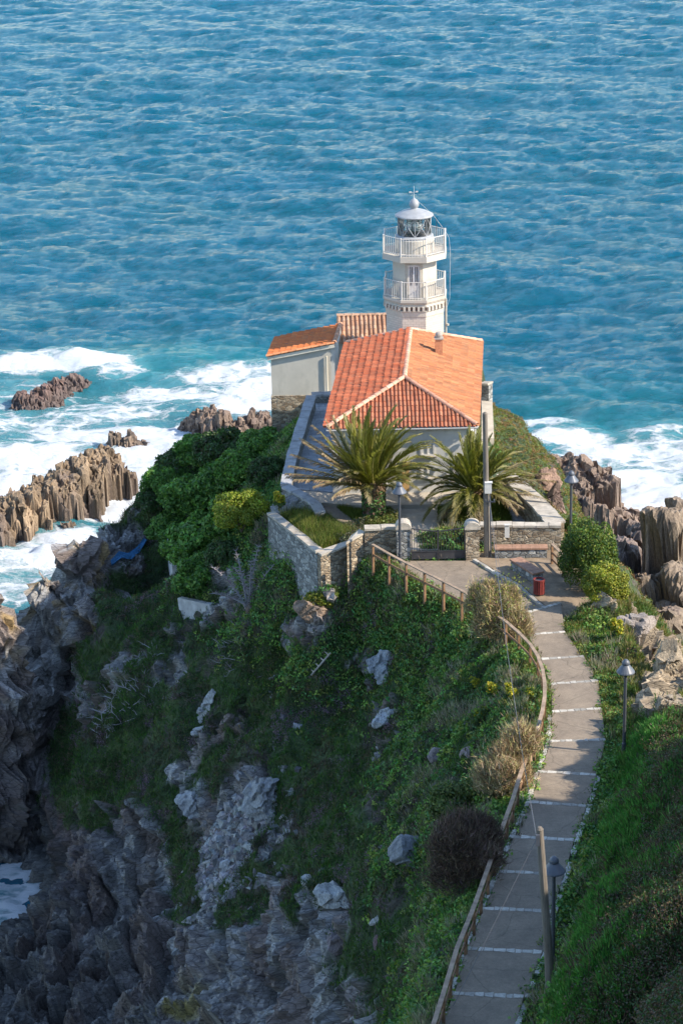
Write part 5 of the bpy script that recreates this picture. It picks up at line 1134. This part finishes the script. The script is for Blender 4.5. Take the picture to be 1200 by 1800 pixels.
# pale dead wood
def dead_twigs(label,px,py,rad,n,seed,col=(.36,.34,.36),name='dead_shrub'):
    g=hitg(px,py); rg=random.Random(seed); root=empty(name,g,label=label,cat='dead shrub',group='bleached dead shrubs'); V=MB()
    for i in range(n):
        x,y=rg.uniform(-1,1)*rad[0],rg.uniform(-1,1)*rad[1]; z0,_,_=gsurf(g[0]+x,g[1]+y); p=Vector((x,y,float(z0)-g[2])); d=Vector((rg.uniform(-1,1),rg.uniform(-.8,.4),rg.uniform(.15,1))).normalized(); L=rg.uniform(.4,1.0)*rad[2]
        q=p+d*L*.5+Vector((rg.uniform(-.1,.1),)*3); e=q+(d+Vector((rg.uniform(-.6,.6),rg.uniform(-.6,.6),rg.uniform(-.5,.3)))).normalized()*L*.5; V.tube([p,q,e],[.022,.015,.004],4,cap=False)
        for k in range(2):
            f=q+(d+Vector((rg.uniform(-1,1),rg.uniform(-1,1),rg.uniform(-.6,.6)))).normalized()*L*.35; V.tube([q,f],[.011,.003],3,cap=False)
    V.build('twigs',paint('bleached_wood',col,.9,.25,6),root)
dead_twigs('pale tangle of dead branches on the left green slope',225,1215,(1.5,1.6,1.0),120,61)
dead_twigs('bleached twigs below the dead palm fronds',415,1130,(1.1,1.2,.9),60,62,(.30,.28,.27))
dead_twigs('thin bleached twigs on the slope left of the ladder',470,1110,(.9,1.0,.8),40,63,(.28,.25,.24))
# flowering stalks
def stalk(label,px,py,h,seed,n=3,pos=None):
    g=hitg(px,py) if pos is None else np.array(pos); rg=np.random.default_rng(seed); root=empty('flowering_plant',g,label=label,cat='plant',group='yellow flowering plants')
    P_,d,t_=crown_points(420,(.34,.34,.3),rg,12,low=0); P_[:,2]+=.15; V,F=leaf_quads(P_,d,np.full(420,.13),rg); mesh_np('foliage',V,F,M_LEAF,root,col=np.repeat(pal([(.07,.14,.03),(.05,.11,.03),(.11,.16,.04)],420,rg),4,0))
    for k in range(n):
        a=rg.uniform(0,6.28); x,y=.16*math.cos(a),.16*math.sin(a); hh=h*rg.uniform(.75,1.05); m=560; q=rg.normal(size=(m,3))*np.array([.055,.055,0]); q[:,2]=hh*(.5+.5*rg.random(m)); q[:,0]+=x;q[:,1]+=y; V,F=leaf_quads(q,rg.normal(size=(m,3)),np.full(m,.09),rg,.9); sm=MB(); sm.tube([(0,0,0),(x,y,hh*.5),(x,y,hh)],[.015,.012,.006],5); st=sm.build('stem',M_LEAF,root); mesh_np('flower_spike',V,F,M_LEAF,st,col=np.repeat(pal([(.50,.42,.03),(.38,.36,.04),(.2,.24,.04)],m,rg),4,0))
for i,(px,py,h,lab) in enumerate([(868,1235,.8,'yellow flower spikes on the lit slope left of the path bend'),(897,1240,.85,'pair of yellow flower spikes nearest the fence'),(832,1205,.6,'small yellow flowering plant higher on the slope'),(803,1210,.5,'little yellow flowering plant in the slope grass'),(930,1235,.4,'low yellow flowers against the fence'),(845,1270,.4,'single small yellow bloom below the flower spikes'),(1084,1130,1.0,'tall green flowering stalk beside the jagged rock right of the path')]): stalk(lab,px,py,h,70+i)
stalk('yellow green flowering stalk growing on the mossy mound in the left garden',490,905,.9,80,pos=at_z(491,895,20.1))
# ---- ground cover: nobody could count it
fz=((GROUND_P[:-1,:-1]+GROUND_P[1:,1:])/2); a_=GROUND_P[:-1,1:]-GROUND_P[:-1,:-1]; b_=GROUND_P[1:,:-1]-GROUND_P[:-1,:-1]; cr_=np.cross(a_,b_); AR=np.linalg.norm(cr_,axis=2); FN=cr_/AR[...,None]
FC=fz.reshape(-1,3); FNn=FN.reshape(-1,3); FA=AR.ravel(); FR_=((GROCK[:-1,:-1]+GROCK[1:,1:])/2).ravel(); A_=a_.reshape(-1,3);B__=b_.reshape(-1,3)
vx=FC-CAM; fpx,fpy=proj(FC); facing=-(vx*FNn).sum(1)/np.linalg.norm(vx,axis=1)
bd=np.minimum(np.minimum(polydist(FC[:,0],FC[:,1],PATHPOLY),polydist(FC[:,0],FC[:,1],PLAZA)),polydist(FC[:,0],FC[:,1],YARD))
inreg=(fpx>-160)&(fpx<1360)&(fpy>520)&(fpy<2000)&(FC[:,1]<142)&(facing>-.25)
def scatter(n,w,seed):
    rg=np.random.default_rng(seed); p=w*FA*inreg; p=p/p.sum(); i=rg.choice(len(FC),n,p=p); u=rg.random((n,1))-.5;v=rg.random((n,1))-.5
    return FC[i]+A_[i]*u+B__[i]*v,FNn[i],rg
def blades(name,label,w,n,per,h,wid,cols,seed,spread=.10,lean=.45,kind='grass',mat=None,patch=None,up=.8):
    P_,N_,rg=scatter(n,w,seed); P_=np.repeat(P_,per,0); N_=np.repeat(N_,per,0); m=len(P_)
    hs=h*(.55+.75*np.repeat(rg.random(n),per))*(.7+.6*rg.random(m)); o=rg.normal(size=(m,3))*spread; o-=N_*(o*N_).sum(1)[:,None]; d=N_*(1-up)+np.array([0,0,up])+o/spread*lean*.5+rg.normal(size=(m,3))*lean*.35; d/=np.linalg.norm(d,axis=1)[:,None]
    b=P_+o-N_*.03; s=np.cross(d,rg.normal(size=(m,3))); s/=np.linalg.norm(s,axis=1)[:,None]; s*=wid
    tip=b+d*hs[:,None]+np.array([0,0,-.15])*hs[:,None]*rg.random((m,1)); mid=b+d*(hs*.5)[:,None]
    V=np.stack([b-s*.8,b+s*.8,mid+s,tip,mid-s],1)
    V=V[:,[0,1,2,3,4]].reshape(-1,3); F=np.arange(5*m).reshape(m,5)
    C=np.repeat(pal(cols,n,rg,.3),per,0)*(1+.2*(rg.random((m,1))-.5))
    if patch is not None:
        q=sstep(patch[1],patch[1]+.2,fbm(P_*patch[2],3,seed+5))[:,None]; C=C*(1-q)+q*pal([patch[0]],m,rg,.3)
    o=mesh_np(name,V,F,mat or M_BLADE,None,smooth=False,col=np.repeat(C,5,0)); tag(o,label,kind,kind='stuff'); return o
def clumps(name,label,w,n,per,rad,leaf,cols,seed,hgt=.5,kind='ground cover',aspect=.6,patch=None,mat=None):
    P_,N_,rg=scatter(n,w,seed); sc=np.repeat(.55+.9*rg.random(n),per)[:,None]; tone=np.repeat(.7+.6*rg.random(n),per)[:,None]; P_=np.repeat(P_,per,0);N_=np.repeat(N_,per,0); m=len(P_)
    d=rg.normal(size=(m,3)); d/=np.linalg.norm(d,axis=1)[:,None]; dn=(d*N_).sum(1)[:,None]; d=np.where(dn<0,d-2*dn*N_,d); q=P_+d*rad*sc*(np.array([1,1,hgt]))*(.5+.5*rg.random((m,1))**.5)
    V,F=leaf_quads(q,d,np.full(m,leaf),rg,aspect,.7); C=np.repeat(pal(cols,n,rg,.2),per,0)*tone
    if patch is not None:
        k=sstep(patch[1],patch[1]+.2,fbm(P_*patch[2],3,seed+5))[:,None]; C=C*(1-k)+k*pal([patch[0]],m,rg,.3)
    o=mesh_np(name,V,F,mat or M_LEAF,None,smooth=False,col=np.repeat(C,4,0)); tag(o,label,kind,kind='stuff'); return o
veg_=(1-FR_)*(bd>.1)
def zone(pl,soft=1.0): 
    pg=poly_g(pl); d=polydist(FC[:,0]+.5*fbm(FC*.7,3,3),FC[:,1]+.5*fbm(FC*.7,3,4),pg); return 1-sstep(-soft*.3,soft,d)
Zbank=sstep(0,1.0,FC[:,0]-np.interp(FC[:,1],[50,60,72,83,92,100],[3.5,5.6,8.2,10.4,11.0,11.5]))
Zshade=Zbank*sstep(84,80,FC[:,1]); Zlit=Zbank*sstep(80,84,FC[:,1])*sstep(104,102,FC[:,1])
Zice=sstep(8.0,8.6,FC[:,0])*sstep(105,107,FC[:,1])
Zleft=(1-Zbank)*(1-Zice); n1_=fbm(FC*.35,3,201); n2_=fbm(FC*.9,3,202); n3_=fbm(FC*.5,3,203)
Ztop=np.exp(-np.clip(bd,0,9)/1.8)*Zleft
turfw=veg_*Zleft
# deep moss and turf over the cliff slope
blades('slope_grass','short dark green turf covering the slope above the cove',turfw*(.5+.5*sstep(-.2,.2,n1_)),46000,6,.20,.016,[(.05,.12,.025),(.075,.16,.035),(.045,.10,.028),(.09,.14,.035)],301,patch=((.085,.07,.05),.12,.8))
clumps('heather_cover','dark heather and moss cushions on the steep green slope',turfw*sstep(-.1,.25,n2_)*sstep(20,16,FC[:,2]),17000,17,.26,.07,[(.03,.07,.018),(.045,.09,.022),(.065,.075,.035),(.11,.085,.06)],302,patch=((.17,.12,.15),.14,.8))
clumps('leafy_cover','bright leafy weeds and ivy on the upper slope below the walls',turfw*(sstep(-.05,.2,n3_)*.7+1.3*Ztop)*sstep(12,16,FC[:,2]),12500,15,.30,.13,[(.10,.22,.05),(.15,.27,.055),(.08,.19,.06),(.21,.28,.06)],303)
blades('path_verge_grass','sunlit yellow green grass along the path edges',veg_*np.exp(-np.clip(bd,0,9)/.9)*sstep(79,84,FC[:,1])*sstep(108,106,FC[:,1]),9000,7,.24,.012,[(.13,.15,.03),(.17,.17,.05),(.08,.12,.025),(.24,.20,.09)],304)
blades('pale_dry_grass','pale dead grass tufts scattered on the upper slope',turfw*sstep(.12,.3,n2_)*sstep(14,17,FC[:,2]),5000,9,.42,.010,[(.34,.31,.24),(.22,.20,.16),(.24,.24,.14)],305)
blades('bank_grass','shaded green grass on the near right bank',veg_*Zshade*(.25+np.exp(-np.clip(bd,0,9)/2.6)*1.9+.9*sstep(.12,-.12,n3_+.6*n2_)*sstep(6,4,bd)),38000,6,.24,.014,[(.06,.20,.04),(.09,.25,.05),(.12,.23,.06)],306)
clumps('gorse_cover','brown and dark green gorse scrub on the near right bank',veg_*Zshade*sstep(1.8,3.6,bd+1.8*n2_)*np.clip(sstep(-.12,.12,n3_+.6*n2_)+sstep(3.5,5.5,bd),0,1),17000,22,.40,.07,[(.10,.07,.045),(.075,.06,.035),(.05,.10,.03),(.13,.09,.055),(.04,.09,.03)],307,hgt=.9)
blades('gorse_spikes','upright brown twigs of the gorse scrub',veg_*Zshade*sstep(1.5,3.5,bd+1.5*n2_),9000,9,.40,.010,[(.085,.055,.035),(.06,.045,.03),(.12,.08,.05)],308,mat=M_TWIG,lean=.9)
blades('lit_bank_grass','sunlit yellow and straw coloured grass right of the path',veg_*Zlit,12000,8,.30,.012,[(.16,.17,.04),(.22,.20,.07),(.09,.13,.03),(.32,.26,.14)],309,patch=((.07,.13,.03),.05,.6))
clumps('lit_bank_weeds','green broad leaved weeds right of the path',veg_*Zlit*sstep(0,.25,n2_),1600,16,.24,.10,[(.08,.14,.03),(.12,.17,.04),(.06,.11,.03)],310)
clumps('ice_plant_cover','green and reddish ice plant carpet on the seaward right slope',veg_*Zice,16000,11,.17,.10,[(.15,.17,.03),(.11,.14,.025),(.19,.19,.04),(.24,.13,.06)],311,hgt=.6,aspect=.35,patch=((.26,.16,.07),.16,1.2))
clumps('annex_ivy','ivy and weeds round the foot of the annex',veg_*Zleft*sstep(112,118,FC[:,1])*sstep(-9,-3,FC[:,0]),4500,14,.25,.10,GRN,312)
# ---- lawns of the walled garden
def lawn(name,label,poly,z,n,h,cols,seed,wid=.014):
    rg=np.random.default_rng(seed); p=np.array(poly); q=rg.uniform(p.min(0),p.max(0),(n*3,2)); q=q[inpoly(q[:,0],q[:,1],poly)][:n]; m=len(q); P_=np.c_[q,np.full(m,z)]; P_=np.repeat(P_,5,0); k=len(P_); P_[:,:2]+=rg.normal(size=(k,2))*.05
    d=rg.normal(size=(k,3))*.35+np.array([0,0,1]); hs=h*(.5+rg.random(k))*(1+.7*fbm(P_*1.2,2,seed)); s=rg.normal(size=(k,3)); s[:,2]=0; s/=np.linalg.norm(s,axis=1)[:,None]; V=np.stack([P_-s*wid,P_+s*wid,P_+d*hs[:,None]],1).reshape(-1,3)
    o=mesh_np(name,V,np.arange(3*k).reshape(k,3),M_BLADE,None,col=np.repeat(pal(cols,k,rg,.3),3,0)); tag(o,label,'grass',kind='stuff')
LC=[(.10,.15,.02),(.14,.17,.03),(.07,.12,.02),(.17,.18,.05)]
lawn('lawn','short lawn round the ivy covered palm',LAWN1,19.74,5500,.13,LC,321)
lawn('lawn','lawn round the right palm behind the gate',LAWN2,19.74,7000,.13,LC,322)
lawn('lawn','tall unmown yellow green grass in the left garden corner',LAWN3,19.74,7000,.30,LC+[(.22,.20,.07)],323)
for (lab,poly,nn,sd) in (('low leafy border along the front wall top left of the gate',ppx([(642,905),(702,905),(700,928),(642,930)],19.75),1500,331),('straw coloured border plants inside the gate on the right',ppx([(772,905),(835,912),(828,930),(775,935)],19.75),450,332),('grey green rosemary tumbling over the garden corner wall',ppx([(585,930),(640,915),(640,935),(600,958)],19.9),1500,333)):
    rg=np.random.default_rng(sd); p=np.array(poly); q=rg.uniform(p.min(0),p.max(0),(nn*4,2)); q=q[inpoly(q[:,0],q[:,1],poly)][:nn]; P_=np.c_[q,19.8+.35*rg.random(len(q))]; V,F=leaf_quads(P_,np.tile([0,0,1.],(len(q),1)),np.full(len(q),.12),rg)
    o=mesh_np('border_plants',V,F,M_LEAF,None,col=np.repeat(pal([(.13,.16,.03),(.20,.18,.07),(.09,.12,.03)] if sd<333 else [(.10,.12,.06),(.14,.12,.08),(.07,.09,.04)],len(q),rg),4,0)); tag(o,lab,'ground cover',kind='stuff')
# ================================================================ PALMS
def palm(label,base,th,tr,fronds,flen,seed,ivy,group='date palms in front of the house',dead=0):
    rg=np.random.default_rng(seed); root=empty('palm_tree',base,label=label,cat='palm tree',group=group)
    # trunk with old leaf bases
    m=MB(); m.lathe([(tr*1.15,-.3),(tr*1.1,.2),(tr,.6),(tr,th*.8),(tr*1.25,th),(tr*.8,th+.25),(0.02,th+.4)],18); t=m.build('trunk',paint('palm_trunk',(.20,.13,.08),.95,.35,6,.6),root)
    V=[];F=[];C=[]
    k=0; 
    for j in range(int(th/.11)+3):
        for i in range(13):
            a=2*math.pi*(i+(j%2)*.5)/13+rg.normal()*.05; z=.05+j*.11; r=tr*(1.0 if z<th*.8 else 1.2); c=np.array([r*math.cos(a),r*math.sin(a),z]); o=np.array([math.cos(a),math.sin(a),0]);s=np.array([-math.sin(a),math.cos(a),0]); n=len(V)
            V+=[c-s*.09,c+s*.09,c+s*.05+o*.11+[0,0,.13],c-s*.05+o*.11+[0,0,.13],c+[0,0,.12]-s*.05,c+[0,0,.12]+s*.05]; F+=[(n,n+1,n+2,n+3)]; F+=[(n+3,n+2,n+5,n+4)]; cc=np.array([.24,.16,.09])*rg.uniform(.5,1.4); C+=[cc]*6
    mesh_np('leaf_bases',np.array(V),np.array(F),M_TWIG,root,col=np.array(C))
    for fi,(az,el,L,droop,wind,dry) in enumerate(fronds):
        n=16; p=np.array([math.cos(az)*tr*.5,math.sin(az)*tr*.5,th+.1]); d=np.array([math.cos(az)*math.cos(el),math.sin(az)*math.cos(el),math.sin(el)]); pts_=[p]; ds=[d]
        for i in range(n):
            t=(i+1)/n; d=d+np.array([wind*.055*t*1.5,0,-droop*.075*(.4+t*1.3)]); d/=np.linalg.norm(d); p=p+d*L/n; pts_.append(p); ds.append(d)
        pts_=np.array(pts_);ds=np.array(ds); V=[];F=[];C=[]
        # rachis
        for i in range(n+1):
            s=np.cross(ds[i],[0,0,1.]); s/=max(np.linalg.norm(s),.05); u=np.cross(s,ds[i]); w=.035*(1-i/n)+.008
            V+=[pts_[i]-s*w,pts_[i]+u*w*.8,pts_[i]+s*w,pts_[i]-u*w*.6]; C+=[np.array([.34,.30,.09])*(1-.35*dry)]*4
        for i in range(n):
            for k in range(4): F.append((4*i+k,4*i+(k+1)%4,4*i+4+(k+1)%4,4*i+4+k))
        # leaflets: a folded strip on either side
        nl=56
        for j in range(nl):
            t=.10+.9*j/nl; x=t*n; i=min(int(x),n-1); f=x-i; c=pts_[i]*(1-f)+pts_[i+1]*f; d=unit(ds[i]*(1-f)+ds[i+1]*f); s=np.cross(d,[0,0,1.]); s/=max(np.linalg.norm(s),.05); u=np.cross(s,d)
            ll=(.20+.38*math.sin(math.pi*min(1,t*1.05)**.8))*(.85+.3*rg.random())*(1-.25*dry)
            for sg in (-1,1):
                dr=unit(d*.95+s*sg*.50+u*(.22-.35*dry)+rg.normal(size=3)*(.07+.12*dry)); e=c+dr*ll+np.array([0,0,-.05-.07*dry]); wd=unit(np.cross(dr,u))*.024+d*.014; mid=(c+e)/2+u*.015; o=len(V)
                V+=[c-wd*.7,c+wd*.7,mid+wd,e,mid-wd]; F.append((o,o+1,o+2,o+3)); F.append((o,o+2,o+3,o+4))
                tipd=max(0,min(1,dry*1.2+(t-.75)*1.1)); cc=np.array([.20,.205,.03])*(1-tipd)+np.array([.36,.26,.16])*tipd; cc=cc*rg.uniform(.7,1.35); C+=[cc*1.0]*5
        mesh_np('frond',np.array(V),np.array(F),M_FROND,root,smooth=False,col=np.array(C))
    if ivy:
        q=900; a=rg.uniform(0,6.28,q); z=rg.random(q)*th*.95; P_=np.stack([np.cos(a)*tr*1.2,np.sin(a)*tr*1.2,z],1); N_=np.stack([np.cos(a),np.sin(a),0*a+.2],1); V,F=leaf_quads(P_,N_,np.full(q,.17),rg,.9,.4)
        mesh_np('ivy',V,F,M_LEAF,root,col=np.repeat(pal([(.03,.09,.02),(.06,.14,.03),(.10,.17,.04),(.13,.07,.05)],q,rg),4,0))
    return root
M_FROND=leafmat('palm_fronds',.22,.45,.5)
rg=np.random.default_rng(5); fr=[]
for i in range(76):     # big palm: upright shock swept to the right, lower ring, dry fronds to the left
    az=i*2.399; t=i/76; el=R_(84-60*t**.85)+rg.normal()*.13; az+=rg.normal()*.22; L=3.9*(.74+.34*rg.random())*(1 if t<.85 else .85); toleft=max(0,-math.cos(az)); dry=max(0,min(1,(t-.30)*1.4))*(.45+toleft*.9)*rg.uniform(.4,1.5)
    fr.append((az,el,L,(.55+.35*t)*(1-.75*toleft*(t>.35)),.55,min(1,dry)))
for az,el in ((R_(172),R_(26)),(R_(163),R_(36)),(R_(180),R_(14)),(R_(150),R_(44)),(R_(186),R_(22)),(R_(205),R_(18)),(R_(140),R_(30)),(R_(170),R_(8))): fr.append((az,el,4.1,.12,-.1,.95))
palm('larger date palm with ivy on its trunk, left of the gate path',at_z(657,912,19.72),1.65,.46,fr,3.9,11,True)
fr=[]
for i in range(68):
    az=i*2.399+1; t=i/68; el=R_(82-72*t**.9)+rg.normal()*.14; az+=rg.normal()*.22; dry=max(0,(t-.38)*1.5)*(.5+.6*max(0,math.cos(az)))*rg.uniform(.4,1.5); fr.append((az,el,3.3*(.72+.36*rg.random()),(.62+.4*t),.25,min(1,dry)))
for az,el,L in ((R_(-10),R_(30),3.6),(R_(5),R_(18),3.8),(R_(-22),R_(12),3.6),(R_(20),R_(36),3.4),(R_(-35),R_(2),3.0)): fr.append((az,el,L,.4,.1,.9))
fr+=[(R_(215),R_(0),2.6,1.1,-.1,.8),(R_(235),R_(8),2.4,1.2,0,.6),(R_(275),R_(5),2.2,1.2,0,.7)]
palm('smaller date palm behind the right front wall and utility pole',at_z(836,910,19.72),1.25,.36,fr,3.4,12,False)
# dead grey palm fronds leaning on the slope under the left garden
def dead_palm():
    g=hitg(440,1075); rg=np.random.default_rng(9); root=empty('dead_palm',g+np.array([0,0,.1]),label='dead grey palm with bare bleached fronds below the left garden',cat='dead palm')
    for k,(dx,up,L) in enumerate(((-.55,1,2.9),(-.15,1.3,3.2),(.2,1.4,3.4),(.55,1.1,3.1),(.05,1.2,2.6),(-.9,.6,2.2),(.8,.9,2.4),(-.35,1.1,2.4))):
        n=14; p=np.array([.05*k-.2,0,0.]); d=unit([dx*.5,-.05+.12*rg.normal(),up]); V=[];F=[];C=[]; prev=None
        for i in range(n+1):
            s=unit(np.cross(d,[0.,1,.05])); w=.05*(1-i/n)+.012; V+=[p-s*w,p+np.array([0,-w,0]),p+s*w,p+np.array([0,w,0])]
            if i<n:
                for a in range(4): F.append((len(V)-4+a,len(V)-4+(a+1)%4,len(V)+(a+1)%4,len(V)+a))
                d=unit(d+np.array([dx*.06,0,-.02])); p=p+d*L/n
        mid=[np.mean(V[4*i:4*i+4],0) for i in range(n+1)]
        for i in range(2,n+1):
            for j in range(4):
                for sg in (-1,1):
                    c=mid[i]; q=c+unit([sg*.55+rg.normal()*.25,rg.normal()*.3,.35+rg.normal()*.35])*(.28*rg.uniform(.5,1.3)); o=len(V); w=np.array([.0,.0,.022]); V+=[c-w,c+w,q]; F.append((o,o+1,o+2))
        F3=[f for f in F if len(f)==3];F4=[f for f in F if len(f)==4]
        mesh_np('frond',np.array(V),[np.array(F4),np.array(F3)],M_TWIG,root,col=pal([(.27,.25,.26),(.20,.18,.19),(.33,.31,.32)],len(V),rg,.2))
    m=MB(); m.lathe([(.28,-.6),(.25,.1),(.12,.4)],12); m.build('trunk',M_BARK,root)
dead_palm()
